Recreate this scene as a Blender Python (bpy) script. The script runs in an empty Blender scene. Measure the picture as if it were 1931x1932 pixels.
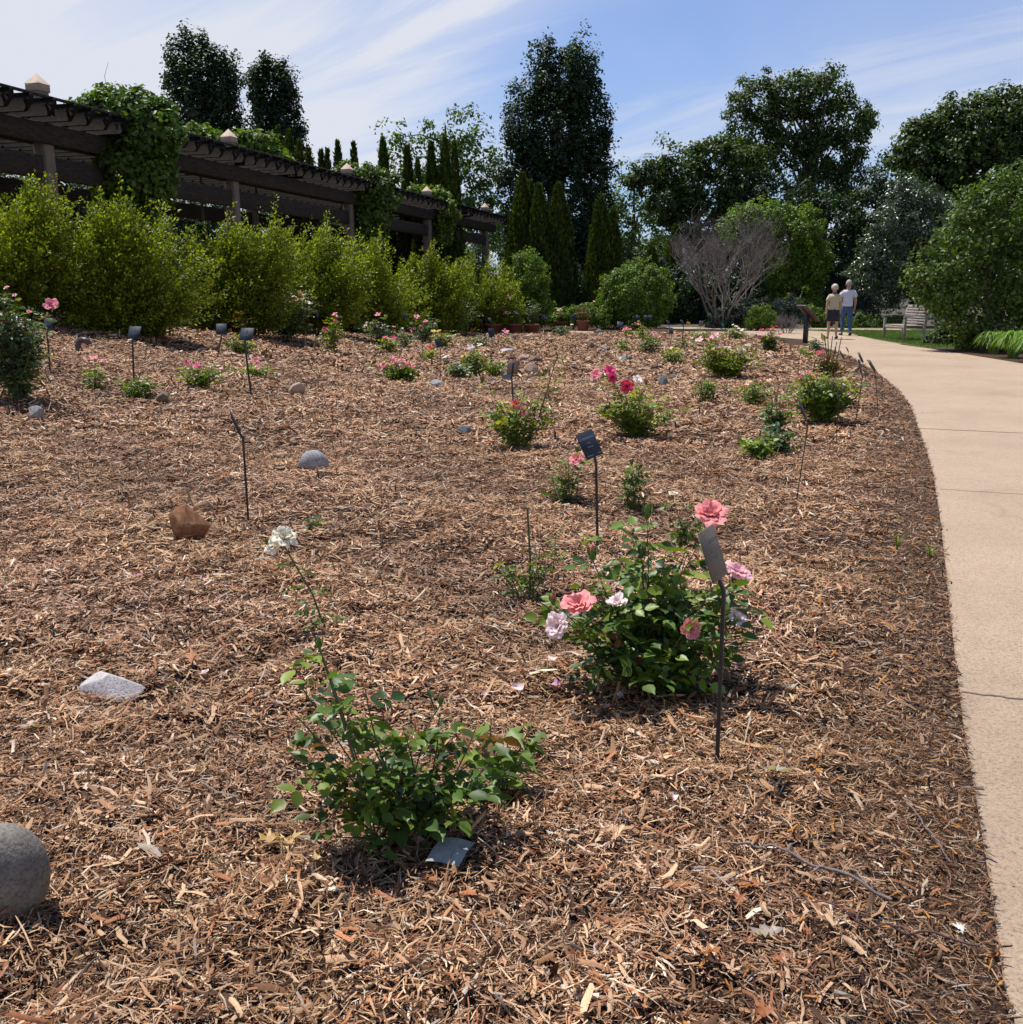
import bpy, bmesh, math, random
import numpy as np
from mathutils import Vector, Matrix

SC = bpy.context.scene
COL = SC.collection
rad = math.radians
# ------------------------------------------------------------------ camera maths
F, CX, CY, PITCH, H = 1854.0, 966.0, 966.0, rad(12.8), 1.45
cp, sp = math.cos(PITCH), math.sin(PITCH)

def sm(t):
    t = np.clip(t, 0, 1)
    return t * t * (3 - 2 * t)

def tz(x, y):
    """terrain height: flat towards the path, rising gently to the far left"""
    x = np.asarray(x, float); y = np.asarray(y, float)
    d = np.clip(0.5 - x, 0, 11.0)
    return 0.0125 * d * d * sm((y - 4) / 8.0)

def ray(px, py):
    a, b = (px - CX) / F, (CY - py) / F
    return Vector((a, cp + b * sp, -sp + b * cp))

def at(px, py, Y):
    d = ray(px, py)
    t = Y / d.y
    return Vector((d.x * t, Y, H + d.z * t))

def ground(px, py):
    d = ray(px, py)
    lo = 0.0
    t = 0.5
    while t < 120:
        x, y, z = d.x * t, d.y * t, H + d.z * t
        if z < float(tz(x, y)):
            break
        lo = t
        t += 0.1
    hi = t
    for _ in range(20):
        m = (lo + hi) / 2
        if H + d.z * m < float(tz(d.x * m, d.y * m)):
            hi = m
        else:
            lo = m
    return Vector((d.x * hi, d.y * hi, float(tz(d.x * hi, d.y * hi))))

def ppm(Y):
    return F / (Y * cp)          # photo pixels per metre, roughly

# ------------------------------------------------------------------ materials
def mat_new(name):
    m = bpy.data.materials.new(name)
    m.use_nodes = True
    nt = m.node_tree
    for n in list(nt.nodes):
        nt.nodes.remove(n)
    out = nt.nodes.new('ShaderNodeOutputMaterial')
    return m, nt, out

def N(nt, t, **kw):
    n = nt.nodes.new(t)
    for k, v in kw.items():
        setattr(n, k, v)
    return n

def ramp(nt, src, stops):
    r = N(nt, 'ShaderNodeValToRGB')
    el = r.color_ramp.elements
    while len(el) < len(stops):
        el.new(0.5)
    for e, (p, c) in zip(el, stops):
        e.position = p
        e.color = (*c, 1) if len(c) == 3 else c
    nt.links.new(src, r.inputs[0])
    return r

def noise(nt, scale, detail=5, rough=0.6, vec=None, dist=0.0):
    n = N(nt, 'ShaderNodeTexNoise')
    n.inputs['Scale'].default_value = scale
    n.inputs['Detail'].default_value = detail
    n.inputs['Roughness'].default_value = rough
    n.inputs['Distortion'].default_value = dist
    if vec is not None:
        nt.links.new(vec, n.inputs['Vector'])
    return n

def texco(nt, kind='Object', scale=None):
    t = N(nt, 'ShaderNodeTexCoord')
    o = t.outputs[kind]
    if scale:
        m = N(nt, 'ShaderNodeMapping')
        m.inputs['Scale'].default_value = scale
        nt.links.new(o, m.inputs[0])
        o = m.outputs[0]
    return o

def simple(name, col, rough=0.6, nscale=20, var=0.25, bump=0.15, metal=0.0, spec=0.5, stretch=None, bscale=None):
    m, nt, out = mat_new(name)
    b = N(nt, 'ShaderNodeBsdfPrincipled')
    v = texco(nt, 'Object', stretch)
    n = noise(nt, nscale, 6, 0.65, v)
    lo = tuple(c * (1 - var) for c in col); hi = tuple(min(1, c * (1 + var)) for c in col)
    r = ramp(nt, n.outputs[0], [(0.3, lo), (0.7, hi)])
    nt.links.new(r.outputs[0], b.inputs['Base Color'])
    b.inputs['Roughness'].default_value = rough
    b.inputs['Metallic'].default_value = metal
    b.inputs['Specular IOR Level'].default_value = spec
    if bump:
        n2 = noise(nt, bscale or nscale * 3, 6, 0.7, v)
        bp = N(nt, 'ShaderNodeBump')
        bp.inputs['Strength'].default_value = bump
        bp.inputs['Distance'].default_value = 0.02
        nt.links.new(n2.outputs[0], bp.inputs['Height'])
        nt.links.new(bp.outputs[0], b.inputs['Normal'])
    nt.links.new(b.outputs[0], out.inputs[0])
    return m

def leafmat(name, trans=0.35, rough=0.45, spec=0.4, tint=(1.5, 1.6, 0.7)):
    """leaf whose colour comes from its own per-leaf attribute, light shining through"""
    m, nt, out = mat_new(name)
    a = N(nt, 'ShaderNodeAttribute'); a.attribute_name = 'col'
    b = N(nt, 'ShaderNodeBsdfPrincipled')
    b.inputs['Roughness'].default_value = rough
    b.inputs['Specular IOR Level'].default_value = spec
    nt.links.new(a.outputs['Color'], b.inputs['Base Color'])
    t = N(nt, 'ShaderNodeBsdfTranslucent')
    mu = N(nt, 'ShaderNodeMix', data_type='RGBA', blend_type='MULTIPLY')
    mu.inputs[0].default_value = 1
    nt.links.new(a.outputs['Color'], mu.inputs[6])
    mu.inputs[7].default_value = (*tint, 1)
    nt.links.new(mu.outputs[2], t.inputs['Color'])
    mx = N(nt, 'ShaderNodeMixShader'); mx.inputs[0].default_value = trans
    nt.links.new(b.outputs[0], mx.inputs[1]); nt.links.new(t.outputs[0], mx.inputs[2])
    nt.links.new(mx.outputs[0], out.inputs[0])
    return m

M = {}
M['leaf'] = leafmat('rose_leaf', 0.28, 0.42, 0.32, (1.6, 1.7, 0.5))
M['tree_leaf'] = leafmat('tree_leaf', 0.33, 0.5, 0.35, (1.5, 1.6, 0.5))
M['silver_leaf'] = leafmat('silver_leaf', 0.25, 0.33, 0.7, (1.3, 1.4, 0.7))
M['conifer'] = leafmat('conifer_scale', 0.2, 0.6, 0.25, (1.5, 1.5, 0.4))
M['petal'] = leafmat('petal', 0.30, 0.6, 0.2, (1.1, 0.95, 0.9))
M['bark'] = simple('bark', (0.11, 0.085, 0.065), 0.9, 8, 0.4, 0.6, stretch=(4, 4, 0.6))
M['grey_bark'] = simple('grey_bark', (0.165, 0.135, 0.125), 0.9, 8, 0.3, 0.4)
M['cane'] = simple('green_cane', (0.075, 0.095, 0.03), 0.55, 30, 0.4, 0.1)
M['bud'] = leafmat('bud_skin', 0.1, 0.5, 0.3, (1, 1, 1))
M['timber'] = simple('weathered_timber', (0.045, 0.036, 0.030), 0.9, 5, 0.5, 0.7, spec=0.15, stretch=(1, 1, 6))
M['rafter_timber'] = simple('dark_rafter_timber', (0.018, 0.015, 0.013), 0.95, 5, 0.5, 0.7, spec=0.08, stretch=(3, 3, 3))  # darker base colour than the beams, used for the rafters only
M['pale_timber'] = simple('pale_post_timber', (0.17, 0.125, 0.09), 0.8, 4, 0.25, 0.3, stretch=(5, 5, 0.7))
M['capm'] = simple('post_cap_timber', (0.36, 0.27, 0.20), 0.8, 6, 0.15, 0.2)
M['bench'] = simple('silvered_teak', (0.25, 0.21, 0.185), 0.85, 8, 0.3, 0.4)
M['black_metal'] = simple('dark_painted_steel', (0.022, 0.022, 0.026), 0.42, 60, 0.3, 0.08, spec=0.5)
M['plate'] = simple('charcoal_label_plate', (0.026, 0.034, 0.052), 0.6, 40, 0.15, 0.02, spec=0.25)
M['plate_glare'] = simple('glare_tinted_label_plate', (0.125, 0.10, 0.075), 0.6, 30, 0.12, 0.02, spec=0.5)  # sky and sun glare on the dark plate, painted in as brown-grey base colour
M['plate_back'] = simple('label_plate_back', (0.22, 0.18, 0.15), 0.5, 40, 0.1, 0.02)
M['lettering'] = simple('label_lettering', (0.28, 0.31, 0.36), 0.6, 40, 0.05, 0)
M['lettering_glare'] = simple('glare_tinted_lettering', (0.27, 0.25, 0.22), 0.6, 40, 0.05, 0)  # lettering tinted to go with the painted-in plate glare
M['terracotta'] = simple('terracotta', (0.22, 0.075, 0.045), 0.8, 14, 0.25, 0.2)
M['pipe'] = simple('brown_pipe_plastic', (0.07, 0.05, 0.045), 0.4, 30, 0.2, 0.05)
M['potsoil'] = simple('potting_soil', (0.04, 0.028, 0.02), 0.95, 40, 0.4, 0.5)
M['flag_green'] = simple('green_flag', (0.0, 0.22, 0.14), 0.5, 30, 0.1, 0)
M['flag_orange'] = simple('orange_flag', (0.75, 0.27, 0.01), 0.5, 30, 0.1, 0)
M['flag_yellow'] = simple('yellow_flag', (0.75, 0.62, 0.03), 0.5, 30, 0.1, 0)
M['twig'] = simple('grey_twig', (0.17, 0.135, 0.125), 0.85, 60, 0.3, 0.3)
M['twig_red'] = simple('reddish_twig', (0.10, 0.05, 0.045), 0.8, 60, 0.3, 0.3)

# ------------------------------------------------------------------ mesh building
class Geo:
    """collects vertices, faces and a colour per vertex, and links them as ONE mesh"""
    def __init__(s):
        s.v, s.f, s.c, s.n = [], {3: [], 4: []}, [], 0
    def add(s, V, Fc, col=(1, 1, 1)):
        V = np.asarray(V, float).reshape(-1, 3)
        Fc = np.asarray(Fc, int)
        s.v.append(V)
        s.f[Fc.shape[1]].append(Fc + s.n)
        c = np.asarray(col, float)
        if c.ndim == 1:
            c = np.tile(c, (len(V), 1))
        s.c.append(c)
        s.n += len(V)
    def mesh(s, name, smooth=False):
        me = bpy.data.meshes.new(name)
        V = np.concatenate(s.v); C = np.concatenate(s.c)
        loops, starts, pos = [], [], 0
        for k in (3, 4):
            if s.f[k]:
                A = np.concatenate(s.f[k])
                loops.append(A.ravel())
                starts.append(pos + np.arange(len(A)) * k)
                pos += A.size
        L = np.concatenate(loops); St = np.concatenate(starts)
        me.vertices.add(len(V)); me.vertices.foreach_set('co', V.astype(np.float32).ravel())
        me.loops.add(len(L)); me.loops.foreach_set('vertex_index', L.astype(np.int32))
        me.polygons.add(len(St)); me.polygons.foreach_set('loop_start', St.astype(np.int32))
        if smooth:
            me.polygons.foreach_set('use_smooth', np.ones(len(St), bool))
        me.update(calc_edges=True)
        a = me.color_attributes.new('col', 'FLOAT_COLOR', 'POINT')
        C4 = np.concatenate([C, np.ones((len(C), 1))], 1).astype(np.float32)
        a.data.foreach_set('color', C4.ravel())
        return me
    def build(s, name, mat, parent=None, smooth=False, origin=None):
        me = s.mesh(name, smooth)
        me.materials.append(mat)
        o = bpy.data.objects.new(name, me)
        COL.objects.link(o)
        if parent is not None:
            o.parent = parent
        return o

def tag(o, label=None, cat=None, group=None, kind=None):
    if label: o['label'] = label
    if cat: o['category'] = cat
    if group: o['group'] = group
    if kind: o['kind'] = kind
    return o

def thing(name, label, cat, loc, group=None):
    e = bpy.data.objects.new(name, None)
    e.empty_display_size = 0.1
    e.location = loc
    COL.objects.link(e)
    return tag(e, label, cat, group)

def tube(g, pts, radii, seg=6, col=(1, 1, 1), cap=True):
    P = np.array([tuple(p) for p in pts], float)
    n = len(P)
    radii = np.broadcast_to(np.asarray(radii, float), (n,))
    T = np.gradient(P, axis=0)
    T /= np.linalg.norm(T, axis=1, keepdims=True) + 1e-9
    ref = np.array([0.3, 0.2, 1.0]) if abs(T[0][2]) < 0.9 else np.array([1.0, 0.3, 0.1])
    A = np.cross(T, ref); A /= np.linalg.norm(A, axis=1, keepdims=True) + 1e-9
    B = np.cross(T, A)
    th = np.arange(seg) / seg * 2 * math.pi
    V = P[:, None, :] + radii[:, None, None] * (np.cos(th)[None, :, None] * A[:, None, :] + np.sin(th)[None, :, None] * B[:, None, :])
    V = V.reshape(-1, 3)
    i = np.arange(n - 1)[:, None] * seg; j = np.arange(seg)[None, :]; k = (j + 1) % seg
    Q = np.stack([i + j, i + k, i + seg + k, i + seg + j], -1).reshape(-1, 4)
    g.add(V, Q, col)
    if cap and seg >= 3:
        tip = P[-1] + T[-1] * radii[-1] * 0.5
        b = (n - 1) * seg
        V2 = np.vstack([V[b:b + seg], tip])
        g.add(V2, [[q, (q + 1) % seg, seg] for q in range(seg)], col)

def box(g, c, size, rot=None, col=(1, 1, 1), bev=0.0):
    """box with chamfered long edges"""
    hx, hy, hz = size[0] / 2, size[1] / 2, size[2] / 2
    bm = bmesh.new()
    bmesh.ops.create_cube(bm, size=1)
    bmesh.ops.scale(bm, vec=size, verts=bm.verts)
    if bev:
        bmesh.ops.bevel(bm, geom=bm.edges[:], offset=bev, segments=1, affect='EDGES')
    R = rot if rot is not None else Matrix.Identity(3)
    V = [tuple(Vector(c) + R @ v.co) for v in bm.verts]
    bm.verts.ensure_lookup_table()
    q = [[v.index for v in f.verts] for f in bm.faces if len(f.verts) == 4]
    t = [[v.index for v in f.verts] for f in bm.faces if len(f.verts) == 3]
    n0 = g.n
    g.add(V, q, col)
    if t:
        g.f[3].append(np.array(t) + n0)
    bm.free()

def unit(a):
    return a / (np.linalg.norm(a, axis=-1, keepdims=True) + 1e-9)

# leaf templates: (along, across, up) and faces
T_FAR = (np.array([[0, 0, 0], [.5, -.5, .1], [1, 0, -.05], [.5, .5, .1]]), np.array([[0, 1, 2], [0, 2, 3]]))
_mid = [[0, 0, 0], [.33, 0, -.02], [.68, 0, -.04], [1, 0, -.12]]
_sd = [[.12, .28, .03], [.38, .5, .06], [.7, .38, .04], [.9, .13, -.03]]
_pts = _mid + _sd + [[a, -b, c] for a, b, c in _sd]
T_NEAR = (np.array(_pts), np.array([[0, 4, 5, 1], [1, 5, 6, 2], [2, 6, 7, 3], [0, 1, 9, 8], [1, 2, 10, 9], [2, 3, 11, 10]]))
T_LOBE = (np.array([[0, 0, 0], [.3, 0, 0], [.6, 0, -.03], [1, 0, -.1], [.28, .55, .05], [.38, .16, .03], [.55, .42, .03], [.66, .12, 0],
                    [.28, -.55, .05], [.38, -.16, .03], [.55, -.42, .03], [.66, -.12, 0]]),
          np.array([[0, 4, 5, 1], [1, 5, 6, 2], [2, 6, 7, 3], [0, 1, 9, 8], [1, 2, 10, 9], [2, 3, 11, 10]]))

def leaves(g, P, U, Nn, L, W, col, tmpl=T_FAR):
    P = np.asarray(P); n = len(P)
    if n == 0: return
    U = unit(np.asarray(U, float)); Nn = np.asarray(Nn, float)
    S = unit(np.cross(U, Nn)); N2 = np.cross(S, U)
    L = np.broadcast_to(L, (n,)); W = np.broadcast_to(W, (n,))
    t, fc = tmpl
    V = (P[:, None, :] + t[None, :, 0, None] * L[:, None, None] * U[:, None, :]
         + t[None, :, 1, None] * W[:, None, None] * S[:, None, :]
         + t[None, :, 2, None] * L[:, None, None] * N2[:, None, :])
    k = len(t)
    Fc = (fc[None] + (np.arange(n) * k)[:, None, None]).reshape(-1, fc.shape[1])
    C = np.repeat(np.broadcast_to(col, (n, 3)), k, axis=0)
    g.add(V.reshape(-1, 3), Fc, C)

def vary(rng, base, n, amp=0.25, pal=None):
    """per-leaf colour: mixes palette colours and varies their depth"""
    if pal is None:
        c = np.tile(np.array(base, float), (n, 1))
    else:
        pal = np.array(pal, float)
        i = rng.integers(0, len(pal), n); j = rng.integers(0, len(pal), n); t = rng.random((n, 1))
        c = pal[i] * t + pal[j] * (1 - t)
    return np.clip(c * (1 + amp * rng.normal(size=(n, 1))), 0.004, 0.9)

# ------------------------------------------------------------------ numpy relief
_r = np.random.default_rng(11)
def _waves(n, f0, f1):
    a = _r.random(n) * 2 * math.pi; f = np.exp(np.log(f0) + _r.random(n) * (np.log(f1) - np.log(f0)))
    return np.cos(a) * f * 6.283, np.sin(a) * f * 6.283, _r.random(n) * 6.283
W1, W2, W3 = _waves(9, 0.25, 1.0), _waves(12, 1.5, 5.0), _waves(14, 8, 22)
def relief(x, y, W):
    s = 0
    for kx, ky, ph in zip(*W):
        s = s + np.sin(kx * x + ky * y + ph)
    return s / math.sqrt(len(W[0]))

# ------------------------------------------------------------------ path outline
edgeP = [(1905, 1931), (1882, 1760), (1858, 1600), (1838, 1480), (1820, 1380), (1804, 1250), (1790, 1120), (1777, 990), (1762, 895),
         (1749, 850), (1736, 817), (1727, 785), (1716, 761), (1697, 739), (1662, 706), (1631, 689), (1603, 671), (1574, 661), (1550, 654), (1535, 645)]
edgeW = [ground(*p) for p in edgeP]
EY = np.array([-6.0, -1.0] + [p.y for p in edgeW] + [29.3, 30.6, 32.0, 34.0, 60.0])
EX = np.array([0.1, 0.72] + [p.x for p in edgeW] + [8.55, 8.1, 7.2, 6.0, 6.0])
def edge_x(y):
    return np.interp(y, EY, EX)

def bz(x, y):
    """top of the mulch"""
    e = edge_x(y) - x
    far = 1 / (1 + (np.asarray(y) / 9.0) ** 2)
    return (tz(x, y) + 0.028 * relief(x, y, W1) + (0.007 + .010 * far) * relief(x, y, W2) + 0.006 * far * relief(x, y, W3) + 0.004
            ) * sm(e / 0.45 + 0.12) + 0.008 - 0.035 * sm(-e / 0.03 + .3)

# ================================================================== WORLD, SUN, CAMERA
SUN_DIR = Vector((-0.27, 0.30, 0.92)).normalized()
def world():
    w = bpy.data.worlds.new('World'); SC.world = w
    w.use_nodes = True
    nt = w.node_tree
    for n in list(nt.nodes): nt.nodes.remove(n)
    out = N(nt, 'ShaderNodeOutputWorld'); bg = N(nt, 'ShaderNodeBackground')
    sky = N(nt, 'ShaderNodeTexSky'); sky.sky_type = 'NISHITA'; sky.sun_disc = False
    sky.sun_elevation = math.asin(SUN_DIR.z)
    sky.sun_rotation = math.atan2(SUN_DIR.x, SUN_DIR.y)
    sky.air_density = 1.0; sky.dust_density = 0.6; sky.ozone_density = 2.0
    tc = N(nt, 'ShaderNodeTexCoord')
    sep = N(nt, 'ShaderNodeSeparateXYZ'); nt.links.new(tc.outputs['Generated'], sep.inputs[0])
    def math_(op, a, b=None, clamp=False):
        m = N(nt, 'ShaderNodeMath', operation=op); m.use_clamp = clamp
        for i, q in enumerate((a, b)):
            if q is None: continue
            if isinstance(q, (int, float)): m.inputs[i].default_value = q
            else: nt.links.new(q, m.inputs[i])
        return m.outputs[0]
    X, Y, Z = sep.outputs
    zz = math_('ADD', math_('MAXIMUM', Z, 0.0), 0.22)
    u = math_('DIVIDE', X, zz); v = math_('DIVIDE', Y, zz)
    cmb = N(nt, 'ShaderNodeCombineXYZ'); nt.links.new(u, cmb.inputs[0]); nt.links.new(v, cmb.inputs[1])
    # long brushed cirrus: stretched along one wind direction
    m0 = N(nt, 'ShaderNodeMapping'); m0.inputs['Rotation'].default_value = (0, 0, rad(36.6))
    nt.links.new(cmb.outputs[0], m0.inputs[0])
    mp = N(nt, 'ShaderNodeMapping'); mp.inputs['Scale'].default_value = (0.42, 2.1, 1); mp.inputs['Location'].default_value = (0.3, 0.55, 0)
    nt.links.new(m0.outputs[0], mp.inputs[0])
    n1 = noise(nt, 1.2, 8, 0.6, mp.outputs[0], 0.7)
    n2 = noise(nt, 0.7, 6, 0.55, cmb.outputs[0], 0.4)
    wisps = ramp(nt, n1.outputs[0], [(0.44, (0, 0, 0)), (0.64, (1, 1, 1))])
    veil = ramp(nt, n2.outputs[0], [(0.38, (0, 0, 0)), (0.66, (1, 1, 1))])
    # one broad brushed band of cirrus climbing to the right
    s2 = N(nt, 'ShaderNodeSeparateXYZ'); nt.links.new(m0.outputs[0], s2.inputs[0])
    dd = math_('ADD', s2.outputs[1], math_('MULTIPLY', math_('SUBTRACT', n2.outputs[0], 0.5), 0.35))
    dd = math_('DIVIDE', math_('SUBTRACT', dd, 1.625), 0.13)
    band = math_('EXPONENT', math_('MULTIPLY', math_('MULTIPLY', dd, dd), -1.0))
    band = math_('MULTIPLY', band, math_('SUBTRACT', math_('MULTIPLY', s2.outputs[0], 1.6), -3.1, True))
    band = math_('MULTIPLY', band, math_('ADD', math_('MULTIPLY', wisps.outputs[0], 0.5), 0.35))
    lr = math_('MULTIPLY', X, -1.9)                         # the veil of cloud is thicker towards the left
    lr = math_('ADD', lr, 0.10, True)
    low = math_('SUBTRACT', 0.52, math_('MULTIPLY', Z, 1.15), True)   # and towards the horizon
    rt = math_('MULTIPLY', math_('SUBTRACT', X, 0.10, True), 0.85)
    a = math_('ADD', math_('MULTIPLY', wisps.outputs[0], 0.46), math_('MULTIPLY', veil.outputs[0], 0.25))
    a = math_('ADD', a, lr); a = math_('ADD', a, band); a = math_('ADD', a, math_('MULTIPLY', low, 0.62)); a = math_('ADD', a, rt)
    hi = math_('SUBTRACT', 1.25, math_('MULTIPLY', math_('MAXIMUM', Z, 0.0), 1.25), True)   # clearer, deeper sky overhead
    hi = math_('MULTIPLY', hi, hi)
    mask = math_('MULTIPLY', math_('MULTIPLY', a, hi), 0.95, True)
    mx = N(nt, 'ShaderNodeMix', data_type='RGBA'); nt.links.new(mask, mx.inputs[0])
    gm = N(nt, 'ShaderNodeMix', data_type='RGBA', blend_type='MULTIPLY'); gm.inputs[0].default_value = 1
    nt.links.new(sky.outputs[0], gm.inputs[6]); gm.inputs[7].default_value = (0.42, 0.68, 1.08, 1)
    nt.links.new(gm.outputs[2], mx.inputs[6]); mx.inputs[7].default_value = (5.9, 6.2, 7.0, 1)
    nt.links.new(mx.outputs[2], bg.inputs[0]); bg.inputs[1].default_value = 0.1
    nt.links.new(bg.outputs[0], out.inputs[0])
world()
sl = bpy.data.lights.new('sun', 'SUN'); sl.energy = 5.0; sl.angle = rad(0.53); sl.color = (1.0, 0.955, 0.89)
so = bpy.data.objects.new('sun', sl); COL.objects.link(so)
so.rotation_euler = SUN_DIR.to_track_quat('Z', 'Y').to_euler(); so.location = (-20, 20, 60)
cam = bpy.data.cameras.new('camera'); co = bpy.data.objects.new('camera', cam); COL.objects.link(co)
cam.sensor_width = 36; cam.sensor_fit = 'HORIZONTAL'; cam.lens = 36 * F / 1931.0
cam.clip_end = 2000; co.location = (0, 0, H); co.rotation_euler = (rad(90) - PITCH, 0, 0)
SC.camera = co
SC.view_settings.view_transform = 'Standard'; SC.view_settings.look = 'None'
SC.view_settings.exposure = 0.3; SC.view_settings.gamma = 1.0
SC.render.engine = 'CYCLES'
SC.cycles.max_bounces = 6; SC.cycles.diffuse_bounces = 3; SC.cycles.glossy_bounces = 2; SC.cycles.transmission_bounces = 3
SC.cycles.use_denoising = True

# ================================================================== GROUND, BED, PATH
def grid_mesh(name, xs_of_y, ys, nx, zf, mat, smooth=True):
    g = Geo(); rows = []
    for y in ys:
        x0, x1 = xs_of_y(y)
        x = np.linspace(x0, x1, nx)
        rows.append(np.stack([x, np.full(nx, y), zf(x, np.full(nx, y))], 1))
    V = np.concatenate(rows); ny = len(ys)
    i = np.arange(ny - 1)[:, None] * nx; j = np.arange(nx - 1)[None, :]
    Q = np.stack([i + j, i + j + 1, i + nx + j + 1, i + nx + j], -1).reshape(-1, 4)
    g.add(V, Q, (1, 1, 1))
    return g.build(name, mat, smooth=smooth)

def soil_mat():
    m, nt, out = mat_new('mulch_ground')
    b = N(nt, 'ShaderNodeBsdfPrincipled'); b.inputs['Roughness'].default_value = 0.9
    b.inputs['Specular IOR Level'].default_value = 0.2
    v = texco(nt, 'Object')
    n1 = noise(nt, 55, 6, 0.7, v, 0.5); n2 = noise(nt, 3, 4, 0.5, v); 
    r = ramp(nt, n1.outputs[0], [(0.30, (0.010, 0.005, 0.003)), (0.50, (0.045, 0.023, 0.012)), (0.62, (0.15, 0.082, 0.045)), (0.75, (0.42, 0.28, 0.18))])
    r2 = ramp(nt, n2.outputs[0], [(0.3, (0.75, 0.75, 0.75)), (0.7, (1.1, 1.1, 1.1))])
    mx = N(nt, 'ShaderNodeMix', data_type='RGBA', blend_type='MULTIPLY'); mx.inputs[0].default_value = 1
    nt.links.new(r.outputs[0], mx.inputs[6]); nt.links.new(r2.outputs[0], mx.inputs[7])
    nt.links.new(mx.outputs[2], b.inputs['Base Color'])
    bp = N(nt, 'ShaderNodeBump'); bp.inputs['Strength'].default_value = 0.8; bp.inputs['Distance'].default_value = 0.02
    nt.links.new(n1.outputs[0], bp.inputs['Height']); nt.links.new(bp.outputs[0], b.inputs['Normal'])
    nt.links.new(b.outputs[0], out.inputs[0])
    return m
M['soil'] = soil_mat()
M['turf'] = simple('turf', (0.07, 0.11, 0.028), 0.9, 6, 0.35, 0.5)
M['earth'] = simple('dark_earth', (0.06, 0.05, 0.028), 0.95, 4, 0.4, 0.5)

ys = np.concatenate([np.linspace(-300, -8, 12), np.linspace(-5, 60, 66), np.linspace(70, 900, 14)])
tag(grid_mesh('ground', lambda y: (-500, 500), ys, 501, lambda x, y: tz(x, y) - 0.09, M['earth']), kind='structure')
ys = [-2.0]
while ys[-1] < 46: ys.append(ys[-1] + max(0.02, min(0.3, 0.011 * max(ys[-1], 0.5) )))
def bed_span(y):
    l = -max(3.2, 0.75 * y + 2.2)
    if y > 16: l = -14.2 - 0.0 * y
    return (max(l, -15), float(edge_x(y)) + 0.06)
tag(grid_mesh('garden_bed', bed_span, ys, 420, bz, M['soil']), kind='structure')

# --- path
def conc_mat():
    m, nt, out = mat_new('tan_concrete')
    b = N(nt, 'ShaderNodeBsdfPrincipled'); b.inputs['Roughness'].default_value = 0.85
    b.inputs['Specular IOR Level'].default_value = 0.3
    v = texco(nt, 'Object')
    big = noise(nt, 0.6, 5, 0.6, v); fine = noise(nt, 95, 5, 0.8, v); mid = noise(nt, 2.6, 8, 0.72, v, 0.8)
    r = ramp(nt, big.outputs[0], [(0.30, (0.32, 0.232, 0.158)), (0.5, (0.37, 0.273, 0.187)), (0.7, (0.405, 0.30, 0.21))])
    r2 = ramp(nt, fine.outputs[0], [(0.36, (0.55, 0.53, 0.52)), (0.47, (0.98, 0.98, 0.98)), (0.66, (1.25, 1.24, 1.22))])
    r3 = ramp(nt, mid.outputs[0], [(0.28, (0.80, 0.79, 0.77)), (0.42, (0.97, 0.97, 0.97)), (0.6, (1.03, 1.03, 1.03))])
    x1 = N(nt, 'ShaderNodeMix', data_type='RGBA', blend_type='MULTIPLY'); x1.inputs[0].default_value = 1
    x2 = N(nt, 'ShaderNodeMix', data_type='RGBA', blend_type='MULTIPLY'); x2.inputs[0].default_value = 1
    nt.links.new(r.outputs[0], x1.inputs[6]); nt.links.new(r2.outputs[0], x1.inputs[7])
    nt.links.new(x1.outputs[2], x2.inputs[6]); nt.links.new(r3.outputs[0], x2.inputs[7])
    nt.links.new(x2.outputs[2], b.inputs['Base Color'])
    bp = N(nt, 'ShaderNodeBump'); bp.inputs['Strength'].default_value = 0.9; bp.inputs['Distance'].default_value = 0.006
    nt.links.new(fine.outputs[0], bp.inputs['Height']); nt.links.new(bp.outputs[0], b.inputs['Normal'])
    nt.links.new(b.outputs[0], out.inputs[0])
    return m
M['conc'] = conc_mat()
rightP = [(1596, 627), (1606, 629.5), (1622, 634), (1650, 640), (1690, 647), (1750, 657), (1820, 668), (1875, 677), (1931, 686)]
right = [ground(*p) for p in rightP]
def poly_slab(name, pts, z, depth, mat):
    bm = bmesh.new()
    vs = [bm.verts.new((p[0], p[1], z)) for p in pts]
    f = bm.faces.new(vs)
    if f.normal.z < 0: f.normal_flip()
    r = bmesh.ops.extrude_face_region(bm, geom=[f])
    for e in r['geom']:
        if isinstance(e, bmesh.types.BMVert): e.co.z -= depth
    bmesh.ops.triangulate(bm, faces=bm.faces[:])
    bmesh.ops.recalc_face_normals(bm, faces=bm.faces[:])
    me = bpy.data.meshes.new(name); bm.to_mesh(me); bm.free(); me.materials.append(mat)
    o = bpy.data.objects.new(name, me); COL.objects.link(o); return o
pts = [(edge_x(y), y) for y in np.concatenate([[-6, -1], np.linspace(0.5, 8, 40), np.linspace(8.5, 28, 40), [29.3, 30.6, 32.0]])]
pts += [(2.0, 33.6), (2.0, 35.2), (7.6, 34.6)]
pts += [(8.9, 36.2), (5.0, 37.6), (5.0, 39.0), (14.5, 37.2), (14.5, 35.7)]
pts += [(p.x, p.y) for p in right] + [(10.1, 17.0), (9.4, 12.0), (8.3, 7.0), (7.0, 2.0), (6.2, -6)]
path = tag(poly_slab('path', pts, 0.004, 0.12, M['conc']), kind='structure')
M['joint'] = simple('joint_gap', (0.13, 0.10, 0.075), 0.95, 30, 0.3, 0)
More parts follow.
